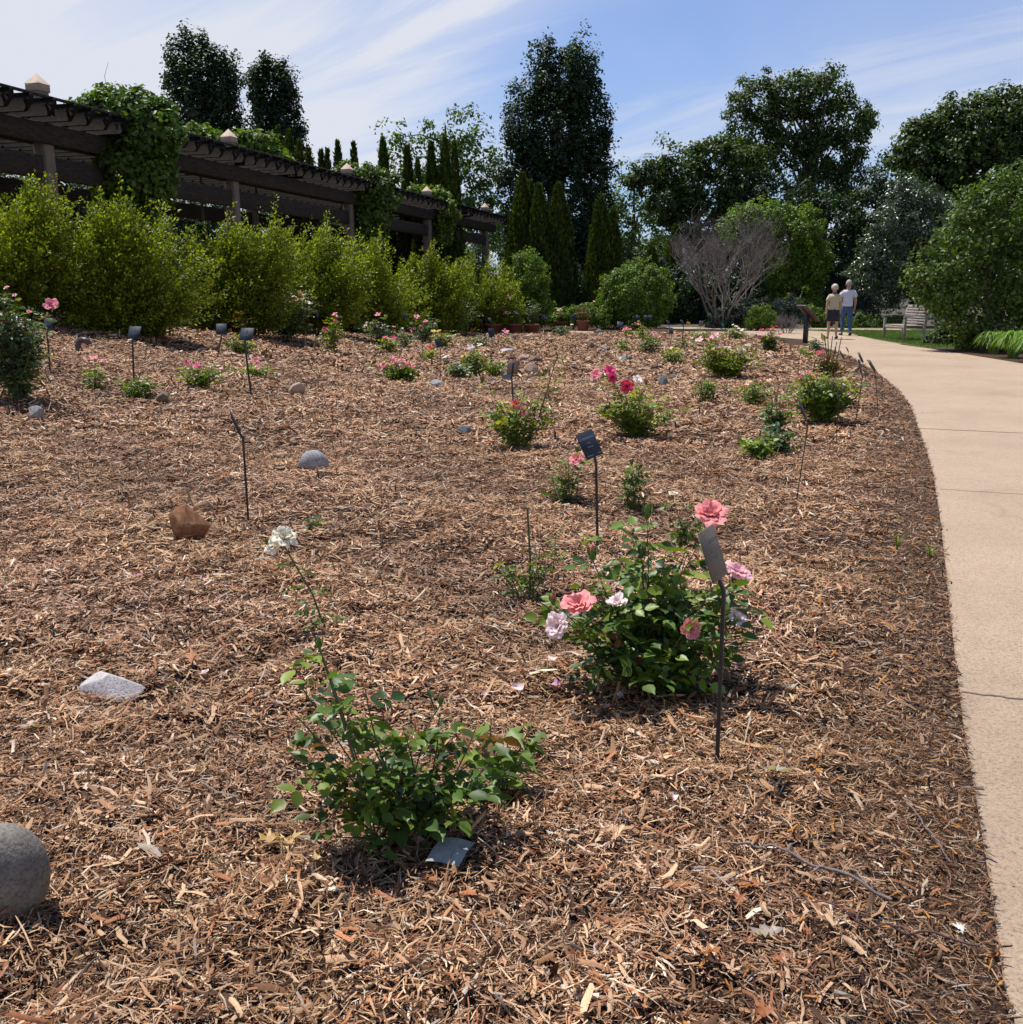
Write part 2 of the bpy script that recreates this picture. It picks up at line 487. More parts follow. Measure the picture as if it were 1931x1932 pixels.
def joint(pa, pb, w=0.012):
    a, b = ground(*pa), ground(*pb)
    d = (b - a); b = a + d * 3.0; nrm = Vector((-d.y, d.x, 0)).normalized() * w / 2
    g = Geo(); n = 24; V = []
    for i in range(n + 1):
        t = i / n; c = a.lerp(b, t); wob = 0.004 * math.sin(i * 1.7)
        off = nrm.normalized() * wob
        V += [tuple(c + off - nrm) , tuple(c + off + nrm)]
    V = np.array(V); V[:, 2] = 0.0065
    g.add(V, [[2 * i, 2 * i + 1, 2 * i + 3, 2 * i + 2] for i in range(n)])
    g.build('expansion_joint', M['joint'], path)
joint((1733, 809), (1931, 818), 0.02); joint((1775, 924), (1931, 934), 0.008); joint((1814, 1308), (1931, 1322), 0.010)

# --- lawn behind the path
lawnpts = [(p.x, p.y) for p in right[:6]] + [(11.6, 24.5), (13.5, 26.5), (15.5, 31), (14.5, 35.2), (10.4, 35.6)]
tag(poly_slab('lawn', lawnpts, 0.016, 0.1, M['turf']), kind='structure')
def pt_in_poly(x, y, poly):
    inside = np.zeros(len(x), bool); n = len(poly); j = n - 1
    for i in range(n):
        xi, yi = poly[i]; xj, yj = poly[j]
        c = ((yi > y) != (yj > y)) & (x < (xj - xi) * (y - yi) / (yj - yi + 1e-12) + xi)
        inside ^= c; j = i
    return inside
def lawn_grass():
    rng = np.random.default_rng(5); n = 60000
    x = rng.uniform(9, 16, n); y = rng.uniform(23, 36, n)
    k = pt_in_poly(x, y, lawnpts); x, y = x[k], y[k]; n = len(x)
    g = Geo(); P = np.stack([x, y, np.full(n, 0.01)], 1)
    U = np.stack([rng.normal(0, .5, n), rng.normal(0, .5, n), np.ones(n)], 1)
    leaves(g, P, U, rng.normal(size=(n, 3)), rng.uniform(.03, .07, n), .012, vary(rng, None, n, .2, [(.07, .13, .025), (.11, .18, .03), (.14, .19, .05)]))
    tag(g.build('grass', M['tree_leaf']), kind='stuff')
lawn_grass()

# ================================================================== WOOD MULCH
def chip_mat():
    m, nt, out = mat_new('wood_chip')
    a = N(nt, 'ShaderNodeAttribute'); a.attribute_name = 'col'
    b = N(nt, 'ShaderNodeBsdfPrincipled'); b.inputs['Roughness'].default_value = 0.75
    b.inputs['Specular IOR Level'].default_value = 0.25
    n = noise(nt, 260, 3, 0.7, texco(nt, 'Object'))
    r = ramp(nt, n.outputs[0], [(0.3, (0.7, 0.68, 0.66)), (0.7, (1.15, 1.15, 1.15))])
    mx = N(nt, 'ShaderNodeMix', data_type='RGBA', blend_type='MULTIPLY'); mx.inputs[0].default_value = 1
    nt.links.new(a.outputs['Color'], mx.inputs[6]); nt.links.new(r.outputs[0], mx.inputs[7])
    nt.links.new(mx.outputs[2], b.inputs['Base Color']); nt.links.new(b.outputs[0], out.inputs[0])
    return m
M['chip'] = chip_mat()
CHIP_PAL = np.array([(.57, .375, .225), (.45, .265, .145), (.34, .18, .092), (.22, .108, .052), (.095, .045, .022), (.36, .145, .065), (.38, .32, .26), (.72, .56, .41)])
CHIP_P = np.array([.20, .19, .17, .15, .13, .08, .03, .05]); CHIP_P /= CHIP_P.sum()
def chips():
    rng = np.random.default_rng(77)
    g = Geo()
    #       y0   y1   per m2   length        width       lift   sections
    bands = [(1.2, 3.1, 9500, (.012, .050), (.08, .21), .032, 3),
             (1.2, 3.1, 8500, (.015, .065), (.035, .08), .036, 3),
             (1.2, 3.2, 520, (.040, .085), (.11, .24), .040, 3),
             (1.2, 3.2, 420, (.060, .13), (.018, .04), .036, 3),
             (3.1, 5.2, 9500, (.014, .060), (.07, .22), .030, 3),
             (3.1, 5.2, 520, (.05, .11), (.03, .16), .034, 3),
             (5.2, 9.0, 4300, (.022, .075), (.09, .22), .030, 2),
             (9.0, 16., 1500, (.035, .10), (.14, .28), .030, 2),
             (16., 33., 300, (.06, .14), (.2, .36), .03, 2)]
    for y0, y1, dens, (l0, l1), (w0, w1), lift, secs in bands:
        xr = 0.56
        area = (edge_x((y0 + y1) / 2) + 1 + xr * y1) * (y1 - y0)
        n = int(dens * area * 1.3)
        x = rng.uniform(-xr * y1 - .6, edge_x(y1) + .8, n); y = rng.uniform(y0, y1, n)
        e = edge_x(y) - x
        k = (x > -xr * y - .5) & (x < 0.6 * y + .4) & (e > -0.015 - 0.22 * rng.random(n) ** 9)
        # thin, patchy cover: random thinning keeps the stated density
        k &= rng.random(n) < 0.77
        x, y, e = x[k], y[k], e[k]; n = len(x)
        L = l0 * (l1 / l0) ** (rng.random(n) ** 1.3)
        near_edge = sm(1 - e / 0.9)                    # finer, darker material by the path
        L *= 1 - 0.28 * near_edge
        Wd = L * rng.uniform(w0, w1, n); Th = Wd * rng.uniform(.15, .5, n)
        yaw = rng.random(n) * 6.283
        # locally combed direction
        yaw += 0.0
        pit = rng.normal(0, .22, n); pit = np.where(rng.random(n) < .07, rng.normal(0, .7, n), pit)
        rol = rng.normal(0, .45, n)
        z = bz(x, y) + lift * rng.random(n) ** 1.6 * (1 - .5 * near_edge) - .002
        # keep the ends of tilted chips out of the soil
        z += np.abs(np.sin(pit)) * L * .38
        U = np.stack([np.cos(yaw) * np.cos(pit), np.sin(yaw) * np.cos(pit), np.sin(pit)], 1)
        up = np.array([0, 0, 1.0]); S = unit(np.cross(U, up)); Nn = np.cross(S, U)
        S2 = S * np.cos(rol)[:, None] + Nn * np.sin(rol)[:, None]; N2 = np.cross(S2, U)
        C0 = np.stack([x, y, z], 1)
        bend = rng.normal(0, .07, n) * L; sb = rng.normal(0, .08, n) * L
        ss = [-.5, 0, .5] if secs == 3 else [-.5, .5]
        vs = []
        for s in ss:
            tp = 1.0 if s == 0 else rng.uniform(.5, 1.08, n)
            c = C0 + U * (s * L)[:, None] + N2 * (bend * (1 - 4 * s * s))[:, None] + S2 * (sb * (1 - 4 * s * s))[:, None]
            j1 = (rng.normal(0, .10, n) * L)[:, None] * U * (s != 0); j2 = (rng.normal(0, .10, n) * L)[:, None] * U * (s != 0)
            wv = (Wd * tp * .5)[:, None]
            vs += [c - S2 * wv + j1, c + N2 * Th[:, None] * .6, c + S2 * wv + j2]
        k_ = 3 * len(ss)
        V = np.stack(vs, 1).reshape(-1, 3)
        q = []
        for a in range(len(ss) - 1):
            q += [[3 * a, 3 * a + 1, 3 * a + 4, 3 * a + 3], [3 * a + 1, 3 * a + 2, 3 * a + 5, 3 * a + 4]]
        Q = (np.array(q)[None] + (np.arange(n) * k_)[:, None, None]).reshape(-1, 4)
        ci = rng.choice(len(CHIP_PAL), n, p=CHIP_P)
        C = CHIP_PAL[ci] * (1 + .16 * rng.normal(size=(n, 1)))
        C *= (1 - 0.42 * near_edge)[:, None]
        # patches of fresher and older mulch
        C *= (1 + .13 * relief(x, y, W1) + .10 * relief(x, y, W2))[:, None]
        C *= .95; C[:, 2] *= 1 - .03 * relief(y, x, W1)
        orange = rng.random(n) < .05 * near_edge
        C[orange] = np.array([.42, .17, .03])
        C = np.clip(C, .015, .85)
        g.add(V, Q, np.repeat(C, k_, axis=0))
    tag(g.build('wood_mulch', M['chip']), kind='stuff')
chips()

# ================================================================== ROCKS
def rock_mat(name, c1, c2, c3, speck=0.5, sc=1.0):
    m, nt, out = mat_new(name)
    b = N(nt, 'ShaderNodeBsdfPrincipled'); b.inputs['Roughness'].default_value = 0.85
    b.inputs['Specular IOR Level'].default_value = 0.3
    v = texco(nt, 'Object')
    n1 = noise(nt, 7 * sc, 6, 0.65, v, 0.6); n2 = noise(nt, 120 * sc, 4, 0.7, v)
    r = ramp(nt, n1.outputs[0], [(0.32, c1), (0.5, c2), (0.68, c3)])
    r2 = ramp(nt, n2.outputs[0], [(0.34, (1 - speck,) * 3), (0.5, (1, 1, 1)), (0.68, (1 + speck * .5,) * 3)])
    mx = N(nt, 'ShaderNodeMix', data_type='RGBA', blend_type='MULTIPLY'); mx.inputs[0].default_value = 1
    nt.links.new(r.outputs[0], mx.inputs[6]); nt.links.new(r2.outputs[0], mx.inputs[7])
    nt.links.new(mx.outputs[2], b.inputs['Base Color'])
    bp = N(nt, 'ShaderNodeBump'); bp.inputs['Strength'].default_value = 0.6; bp.inputs['Distance'].default_value = 0.006
    nt.links.new(n2.outputs[0], bp.inputs['Height']); nt.links.new(bp.outputs[0], b.inputs['Normal'])
    nt.links.new(b.outputs[0], out.inputs[0])
    return m
RM = {'grey': rock_mat('grey_stone', (.13, .115, .095), (.19, .17, .14), (.25, .225, .19), .45),
      'pale': rock_mat('pale_granite', (.38, .33, .32), (.46, .42, .41), (.54, .49, .48), .5),
      'speck': rock_mat('speckled_granite', (.20, .19, .19), (.30, .29, .28), (.42, .40, .38), .6),
      'rust': rock_mat('rust_stone', (.12, .05, .022), (.27, .12, .05), (.38, .23, .14), .3, 1.6),
      'tan': rock_mat('tan_stone', (.30, .20, .14), (.38, .27, .20), (.45, .34, .26), .3),
      'blue': rock_mat('blue_grey_stone', (.12, .14, .15), (.18, .20, .215), (.25, .27, .28), .35),
      'brown': rock_mat('brown_stone', (.10, .075, .055), (.15, .115, .085), (.21, .165, .125), .3),
      'dark': rock_mat('dark_brown_stone', (.05, .025, .018), (.08, .045, .03), (.12, .07, .05), .3)}
def rock(px, pyb, w, h, kind, label, seed, facets=0, sink=0.18, sub=4, round_=1.0, group='stones lying on the mulch bed'):
    rng = random.Random(seed); p = ground(px, pyb)
    s = 1 / ppm(p.y)
    bm = bmesh.new(); bmesh.ops.create_icosphere(bm, subdivisions=sub, radius=1)
    nr = np.random.default_rng(seed)
    ph = nr.random((8, 3)) * 6.28; fr = nr.normal(0, 1.5, (8, 3))
    planes = []
    for _ in range(facets):
        a = Vector((rng.uniform(-1, 1), rng.uniform(-1, 1), rng.uniform(-.2, 1))).normalized()
        planes.append((a, rng.uniform(.5, .78)))
    for v in bm.verts:
        c = v.co.copy(); n = c.normalized()
        d = 0
        for k in range(8):
            d += math.sin(fr[k][0] * c.x * 1.3 + ph[k][0]) * math.sin(fr[k][1] * c.y * 1.3 + ph[k][1]) * math.sin(fr[k][2] * c.z * 1.3 + ph[k][2])
        c = n * (1 + 0.07 * d * round_)
        for a, o in planes:
            e = c.dot(a) - o
            if e > 0: c -= a * e * 0.93
        c += n * 0.006 * math.sin(c.x * 31 + c.y * 23) * math.sin(c.z * 27 + c.y * 19)
        v.co = c
    hw = w * s / 2; dp = hw * rng.uniform(.7, .9)
    th = math.atan2(H, p.y)
    hh = max(.3 * hw, (h * s - dp * math.sin(th) * 1.0) / (math.cos(th) * (2 - sink * 2)))
    R = Matrix.Rotation(rng.uniform(-.25, .25), 3, 'Z')
    for v in bm.verts:
        v.co = R @ Vector((v.co.x * hw, v.co.y * dp, v.co.z * hh))
    me = bpy.data.meshes.new('rock'); bm.to_mesh(me); bm.free()
    me.materials.append(RM[kind])
    for q in me.polygons: q.use_smooth = True
    if facets:
        me.set_sharp_from_angle(angle=rad(28))
    o = bpy.data.objects.new('rock', me); COL.objects.link(o)
    yc = p.y + dp * 0.8
    xc = p.x * yc / p.y
    o.location = (xc, yc, float(bz(xc, yc)) + hh * (1 - sink * 1.6))
    tag(o, label, 'rock', group)
rock(22, 1775, 205, 230, 'grey', 'large smooth round grey boulder at the near left edge of the bed', 3, sink=.02, sub=5, round_=.16)
rock(212, 1322, 132, 55, 'pale', 'pale pinkish white flat stone half buried in mulch', 4, 5, sink=.40, round_=1.0)
rock(362, 1030, 84, 74, 'rust', 'rusty orange brown blocky stone beside the leaning label stake', 5, 9, sink=.15)
rock(593, 901, 62, 42, 'speck', 'speckled light grey stone lying alone in open mulch', 6, 2, round_=.6)
rock(68, 798, 33, 28, 'speck', 'small grey rounded stone by the tall rose bush on the left edge', 7, 3)
rock(310, 764, 33, 24, 'brown', 'grey brown squarish stone in front of the small leafy rose', 8, 10, sink=.1)
rock(561, 748, 38, 33, 'tan', 'tan pointed stone between the far labels and open mulch', 12, 9, sink=.1)
rock(828, 738, 30, 19, 'speck', 'small grey stone at the foot of a grey label stake', 10, 5)
rock(875, 824, 32, 20, 'blue', 'small blue grey stone left of the coral rose bush', 11, 7)
rock(1006, 708, 33, 22, 'tan', 'tan triangular stone right of the label seen from behind', 15, 9, sink=.08)
rock(958, 722, 21, 19, 'blue', 'pale blue grey stone just behind the back of a label', 13, 7)
rock(931, 729, 13, 12, 'tan', 'tiny tan upright stone left of the blue grey one', 14, 7)
rock(986, 679, 24, 12, 'tan', 'low tan stone, left one of a touching pair in mid bed', 16, 6)
rock(1011, 685, 28, 14, 'brown', 'low two toned stone, right one of a touching pair in mid bed', 17, 8)
rock(955, 667, 32, 10, 'pale', 'long flat cream slab stone lying in the middle of the bed', 18, 9, sink=.3)
rock(970, 641, 12, 9, 'tan', 'small cream stone below the pink rose near the pots', 19, 5, sub=3)
rock(1001, 637, 18, 8, 'tan', 'flat tan stone in front of the row of terracotta pots', 20, 5, sub=3)
rock(1023, 641, 10, 4, 'tan', 'tiny flat stone between the pots and the twin labels', 21, 4, sub=3)
rock(1059, 641, 11, 5, 'tan', 'tiny tan stone below the rose in front of the fourth pot', 22, 4, sub=3)
rock(1098, 638, 13, 7, 'brown', 'small brown stone in front of the last terracotta pot', 23, 5, sub=3)
rock(1131, 634, 13, 9, 'blue', 'small blue grey stone standing right of the last pot', 24, 6, sub=3)
rock(1115, 658, 18, 14, 'brown', 'rounded brown grey stone, left of a group of three', 25, 6, sub=3)
rock(1140, 652, 12, 8, 'brown', 'small brown stone at back of the group of three', 26, 5, sub=3)
rock(1140, 663, 17, 10, 'speck', 'grey stone at front of the group of three', 27, 5, sub=3)
rock(1181, 681, 25, 11, 'blue', 'long low blue grey stone in the open mulch right of centre', 28, 6, sub=3)
rock(1236, 697, 20, 11, 'dark', 'dark red brown lump of stone near the pale pink roses', 29, 6, sub=3)
rock(1264, 705, 14, 8, 'brown', 'small olive grey stone behind the two larger stones', 30, 4, sub=3)
rock(1270, 719, 21, 14, 'brown', 'grey brown stone touching the blue grey one', 31, 5, sub=3)
rock(1252, 731, 21, 20, 'blue', 'blue grey upright stone behind the hot pink rose bush', 32, 7, sub=3)
rock(1422, 638, 16, 13, 'tan', 'tan stone left of the magenta rose bush at the back', 33, 6, sub=3)
rock(1272, 645, 12, 5, 'tan', 'tiny pale flat stone behind the leaning silver label', 34, 4, sub=3)

# ================================================================== PLANT LABELS
def text_mesh(txt, size, name, mat, parent, mtx, sx=1.0):
    cu = bpy.data.curves.new('t', 'FONT'); cu.body = txt; cu.size = size; cu.align_x = 'CENTER'; cu.align_y = 'CENTER'
    cu.extrude = 0.0003; cu.resolution_u = 2
    ob = bpy.data.objects.new('t', cu); COL.objects.link(ob)
    dg = bpy.context.evaluated_depsgraph_get()
    me = bpy.data.meshes.new_from_object(ob.evaluated_get(dg))
    bpy.data.objects.remove(ob); bpy.data.curves.remove(cu)
    for v in me.vertices: v.co.x *= sx
    me.transform(mtx); me.name = name
    me.materials.clear(); me.materials.append(mat)
    o = bpy.data.objects.new(name, me); COL.objects.link(o); o.parent = parent
    return o
def label_stake(base, att, label, theta=30, tau=20, roll=0, w=.11, h=.15, text=None, glare=False, back=False, thick=0.011, group='plant labels on stakes across the rose bed'):
    """base: photo point of the stake's foot; att: photo point where plate meets stake"""
    p = ground(*base); Y = p.y
    q = at(att[0], att[1], Y)
    if q.z - p.z > 1.05: q.z = p.z + 1.05
    p.z = float(bz(p.x, p.y)) - .01
    t = thing('plant_label', label, 'plant label', p, group)
    th, ta, ro = rad(theta), rad(tau), rad(roll)
    Wv = Vector((math.cos(th), math.sin(th), 0)); n = Vector((math.sin(th), -math.cos(th), 0)); Hv = Vector((0, 0, 1)) * math.cos(ta) - n * math.sin(ta)
    nn = Wv.cross(Hv)
    R = Matrix((Wv, Hv, nn)).transposed()
    R = R @ Matrix.Rotation(ro, 3, 'Z')
    Wv, Hv, nn = R.col[0], R.col[1], R.col[2]
    q = q - p
    g = Geo()
    bend = q - Vector((0, 0, .045)) + nn * .012
    pts = [Vector((0, 0, -.05))] + [bend * t_ for t_ in (0.0, .25, .5, .75, .93)] + [bend + Vector((0, 0, .006)), q - nn * .006, q + Hv * h * .5 - nn * .006, q + Hv * h * .8 - nn * .006]
    tube(g, pts, thick * .5, 4)
    g.build('stake', M['black_metal'], t)
    g = Geo(); c = q + Hv * h * .5
    box(g, c, (w, h, .004), R, bev=.0012)
    pl = g.build('plate', M['plate_glare'] if glare else M['plate'], t)
    g = Geo(); box(g, c - nn * .0032, (w * .96, h * .96, .0012), R)
    g.build('backing', M['plate_back'], t)
    if text:
        lm = M['lettering_glare'] if glare else M['lettering']
        def place(txt, u, v, s, nm='lettering', sx=.8):
            mt = Matrix.Translation(c + Wv * u * w + Hv * v * h + nn * .0026) @ R.to_4x4()
            text_mesh(txt, s, nm, lm, pl, mt, sx)
        place(text[0], 0, .24, .0165, sx=.50); place(text[1], 0, .06, .014, sx=.7); place(text[2], 0, -.09, .0125, sx=.68)
        if len(text) > 3:
            place(text[3], -.22, -.40, .010, sx=.55); place(text[4], .33, -.40, .010, sx=.55)
    return t
TT = 'DR. GRIFFITH BUCK ROSE'
label_stake((1353, 1462), (1361, 1092), 'glare-tinted brown plant label on black stake in front of the big pink rose bush', 55, 19, 4, .108, .155, (TT, 'Rosa', "'Country Song'", 'US Introduction', 'Rosaceae'), glare=True, thick=.015)
label_stake((1128, 1052), (1124, 862), 'dark slate blue plant label with readable white text, in the centre of the bed', 30, 26, 14, .118, .150, (TT, 'Rosa', "'Prairie Star'", 'US Introduction', 'Rosaceae'), thick=.016)
label_stake((470, 993), (455, 817), 'plant label seen edge on, leaning over open mulch left of centre', 105, 22, 0, .115, .145, thick=.014)
label_stake((972, 802), (967, 706), 'plant label seen from behind with pale brown back, above the coral rose', 196, 10, 4, .12, .15, thick=.018)
label_stake((254, 733), (251, 639), 'dark plant label on thick stake above a small leafy rose on the left', -12, 30, 0, .15, .16, ('DR. GRIFFITH BUCK ROSE', 'Rosa', "'Honeysweet'"), thick=.022)
label_stake((95, 701), (90, 622), 'dark plant label standing against the big rose bush on the left edge', -8, 25, 0, .12, .15, ('DR. GRIFFITH BUCK ROSE', 'Rosa', "'Distant Drums'"), thick=.02)
label_stake((410, 681), (418, 631), 'dark plant label at the hedge foot, left of the taller one', 8, 30, 0, .16, .19, ('DR. GRIFFITH BUCK ROSE', 'Rosa', "'Maytime'"), thick=.02)
label_stake((475, 747), (463, 642), 'black plant label on a tall thick stake beside a coral rose', -14, 32, 0, .17, .17, ('DR. GRIFFITH BUCK ROSE', 'Rosa', "'Wanderin' Wind'"), thick=.024)
label_stake((831, 719), (831, 655), 'blue grey plant label whose stake rises behind a small grey stone', 38, 20, 15, .10, .14)
label_stake((799, 679), (796, 640), 'plant label seen nearly edge on beside the mixed pink rose bush', 80, 20, 10, .10, .15)
label_stake((928, 709), (929, 636), 'blue grey plant label on a straight stake left of the cream roses', 20, 15, 0, .10, .15)
label_stake((775, 642), (768, 601), 'small white-looking plant label gleaming against the hedge above pink roses', 50, 25, 12, .10, .16)
label_stake((645, 642), (644, 603), 'dim plant label against dark hedge right of a pink rose', 45, 20, 5, .1, .14)
label_stake((686, 640), (682, 609), 'tan edge-on plant label in the dark gap of the hedge', 85, 22, 10, .1, .14)
label_stake((603, 640), (601, 597), 'dim plant label between the peach rose bush and hedge', 55, 20, 6, .1, .14)
label_stake((914, 632), (911, 610), 'pale narrow plant label left of the first terracotta pot', 70, 20, 10, .1, .14)
label_stake((930, 640), (927, 607), 'dark plant label right in front of the first terracotta pot', 25, 35, 5, .1, .14)
label_stake((1026, 633), (1029, 603), 'plant label between the third and fourth pots, left of twins', 35, 20, 5, .12, .16)
label_stake((1031, 637), (1033, 607), 'plant label between the third and fourth pots, right of twins', 35, 20, 5, .12, .16)
label_stake((1088, 635), (1084, 601), 'plant label on a thin stake just left of the last pot', 10, 20, 0, .11, .14)
label_stake((1160, 662), (1171, 616), 'bright silvery plant label leaning right above a small green rose', 12, 42, -12, .14, .15)
label_stake((1147, 653), (1154, 616), 'thin leaning plant label seen edge on behind the group of three stones', 88, 24, 0, .1, .14)
label_stake((1205, 628), (1205, 602), 'pale plant label, first of three in the round shrub shade', 10, 30, 0, .13, .15)
label_stake((1221, 627), (1221, 602), 'pale plant label, middle of three in the round shrub shade', 10, 30, 0, .13, .15)
label_stake((1230, 627), (1229, 602), 'pale plant label, last of three in the round shrub shade', 10, 30, 0, .13, .15)
label_stake((1264, 641), (1263, 613), 'small plant label in the shade behind the leaning silver label', 40, 30, -12, .11, .15)
label_stake((1259, 683), (1268, 630), 'silver plant label leaning right on a long thin stake among pink roses', 30, 35, -16, .10, .16)
label_stake((1288, 660), (1290, 614), 'plant label on dark stake behind the pink roses, facing aside', 50, 25, -10, .1, .15, thick=.02)
label_stake((1322, 640), (1323, 615), 'brown plant label at the shrub edge behind the roses', 190, 15, 0, .13, .16)
label_stake((1503, 951), (1523, 791), 'plant label seen edge on, on a tall thin leaning stake before the right roses', 72, 24, 0, .11, .15, thick=.009)
label_stake((1578, 849), (1583, 741), 'thin edge-on plant label rising out of the big right rose bush', 86, 30, 0, .10, .15, thick=.008)
label_stake((1615, 801), (1627, 704), 'dark plant label with pale side, near the path edge', 62, 16, 0, .11, .15, thick=.014)
label_stake((1659, 791), (1652, 700), 'edge-on plant label on thin stake closest to the path', 92, 34, 0, .10, .15, thick=.008)
label_stake((1640, 745), (1629, 683), 'edge-on plant label whose top overlaps the concrete path', 90, 28, 0, .10, .15, thick=.010)
label_stake((1598, 712), (1593, 675), 'edge-on plant label right of the bare canes', 88, 32, 0, .1, .15, thick=.010)
label_stake((1606, 690), (1602, 663), 'small plant label behind, nearest the walking couple', 88, 30, 0, .08, .1, thick=.008)

# marker flags
def flag(base, top, m, colour, extra):
    p = ground(*base); q = at(top[0], top[1], p.y) - p
    t = thing('marker_flag', f'{colour} marker flag on a thin wire {extra}', 'marker flag', p, 'small marker flags in the bed')
    g = Geo(); tube(g, [Vector((0, 0, -.03)), q * .5 + Vector((.005, 0, 0)), q], .003, 4); g.build('wire', M['black_metal'], t)
    g = Geo(); nx, nz = 5, 4; V = []
    for i in range(nx):
        for j in range(nz):
            u, v = i / (nx - 1), j / (nz - 1)
            V.append((q.x + .13 * u * .7, .02 * math.sin(u * 5 + v * 2), q.z - .11 * v - .1 * u * u - .02 * math.sin(u * 4)))
    Q = [[i * nz + j, (i + 1) * nz + j, (i + 1) * nz + j + 1, i * nz + j + 1] for i in range(nx - 1) for j in range(nz - 1)]
    g.add(V, Q); g.build('flag', m, t, smooth=True)
flag((1364, 640), (1362, 606), M['flag_green'], 'higher green', 'behind the pale pink roses')
flag((1371, 637), (1369, 618), M['flag_green'], 'lower green', 'beside the white roses')
flag((1458, 665), (1456, 611), M['flag_orange'], 'orange', 'above the magenta roses')
flag((1560, 690), (1551, 627), M['flag_yellow'], 'bright yellow', 'on the bare canes below the walking couple')
flag((1140, 612), (1140, 598), M['flag_green'], 'dim green', 'right of the last pot')

# ================================================================== POTS
def pot(px, pyb, w, h, label):
    p = ground(px, pyb); s = 1 / ppm(p.y)
    R, Hh = w * s / 2, h * s * 1.02
    prof = [(0, 0), (.68, 0), (.72, .03), (.90, .80), (.92, .80), (.93, .84), (1.0, .85), (1.0, .99), (.98, 1.0), (.90, 1.0), (.86, .97), (.84, .86)]
    seg = 28; V = []; 
    for r_, z_ in prof:
        for k in range(seg):
            a = k / seg * 6.2832
            V.append((R * r_ * math.cos(a), R * r_ * math.sin(a), Hh * z_))
    Q = [[i * seg + k, i * seg + (k + 1) % seg, (i + 1) * seg + (k + 1) % seg, (i + 1) * seg + k] for i in range(len(prof) - 1) for k in range(seg)]
    t = thing('terracotta_pot', label, 'flower pot', p, 'terracotta pots at the back of the bed')
    g = Geo(); g.add(V, Q); g.build('pot_body', M['terracotta'], t, smooth=False)
    g = Geo(); V = [(R * .86 * math.cos(k / seg * 6.2832), R * .86 * math.sin(k / seg * 6.2832), Hh * .9) for k in range(seg)] + [(0, 0, Hh * .92)]
    g.add(V, [[k, (k + 1) % seg, seg] for k in range(seg)]); g.build('potting_soil', M['potsoil'], t)
    return p + Vector((0, 0, Hh * .9)), R
POTS = [pot(932, 630, 36, 19, 'terracotta pot at the left end of the row, behind two labels'),
        pot(973, 631, 30, 20, 'terracotta pot with red roses, second from the left end'),
        pot(1005, 631, 30, 19, 'terracotta pot with upright green rose, third in the row'),
        pot(1059, 622, 28, 15, 'terracotta pot half hidden by a small pink rose'),
        pot(1101, 624, 27, 19, 'terracotta pot standing by itself at the right of the row')]

# ================================================================== PIPE, TAG, TWIGS, DRY LEAVES
def downspout():
    p = ground(150, 671); s = 1 / ppm(p.y); p.z -= .02
    t = thing('drain_pipe', 'curved brown drain pipe elbow rising from the mulch by the hedge', 'pipe', p)
    g = Geo(); r = 5.5 * s; pts = [Vector((0, 0, -.05)), Vector((0, 0, 20 * s))]
    for k in range(1, 9):
        a = math.pi * .92 * k / 8
        pts.append(Vector((11 * s * (1 - math.cos(a)), 0, 22 * s + 11 * s * math.sin(a))))
    tube(g, pts, r, 14, cap=False); tube(g, [x * 1.0 for x in pts], r * .86, 14, cap=False)
    g.build('elbow', M['pipe'], t, smooth=True)
    g = Geo(); tube(g, [Vector((0, 0, 6 * s)), Vector((0, 0, 9 * s))], r * 1.15, 14); g.build('collar', M['pipe'], t, smooth=True)
    a, b = ground(86, 669), ground(139, 668)
    g = Geo(); d = b - a; R = d.to_track_quat('X', 'Z').to_matrix()
    box(g, (a + b) / 2 + Vector((0, 0, .03)), (d.length, .10, .025), R, bev=.004)
    tag(g.build('board', M['capm']), 'pale narrow board lying on mulch beside the drain pipe', 'board')
downspout()
def paper_tag():
    c = ground(852, 1640)
    g = Geo(); nx = 7; V = []
    for i in range(nx):
        for j in range(nx):
            u, v = i / 6 - .5, j / 6 - .5
            V.append((.085 * u + .025 * v, .10 * v, .004 * math.sin(4 * u + 2) + .006 * math.cos(5 * v) + .012))
    Q = [[i * nx + j, (i + 1) * nx + j, (i + 1) * nx + j + 1, i * nx + j + 1] for i in range(6) for j in range(6)]
    g.add(V, Q); V2 = np.array(V); V2[:, 2] -= .0015; g.add(V2, [q[::-1] for q in Q])
    m = simple('wrinkled_foil_tag', (.27, .29, .28), .35, 25, .25, .3)
    o = g.build('metal_tag', m, smooth=True); o.location = (c.x, c.y, float(bz(c.x, c.y)) + .024); o.rotation_euler = (rad(6), rad(4), rad(-8))
    tag(o, 'crumpled grey metal tag lying in front of the foreground rose', 'tag')
paper_tag()
def twig(ptsP, r0, r1, mat, label, side=()):
    g = Geo(); W = [ground(*p) for p in ptsP]; out = []
    rng = random.Random(len(label))
    for i in range(len(W) - 1):
        for k in range(5):
            q = W[i].lerp(W[i + 1], k / 5); out.append(q)
    out.append(W[-1])
    for i, q in enumerate(out):
        q.z = float(bz(q.x, q.y)) + .030 + .006 * math.sin(i * .8); q.x += rng.uniform(-.002, .002); q.y += rng.uniform(-.003, .003)
    tube(g, out, np.linspace(r0, r1, len(out)), 6)
    for f, dx, dy in side:
        a = out[int(f * (len(out) - 1))]; tube(g, [a, a + Vector((dx * .5, dy * .5, .008)), a + Vector((dx, dy, .002))], [r1 * 1.2, r1, r1 * .5], 5)
    tag(g.build('twig', mat), label, 'twig', 'twigs lying on the mulch')
twig([(1377, 1648), (1420, 1642), (1462, 1642), (1520, 1670), (1600, 1705), (1679, 1742)], .0032, .0045, M['twig'], 'straight grey twig on mulch pointing at the path', [(.5, .02, .03), (.7, -.03, -.02)])
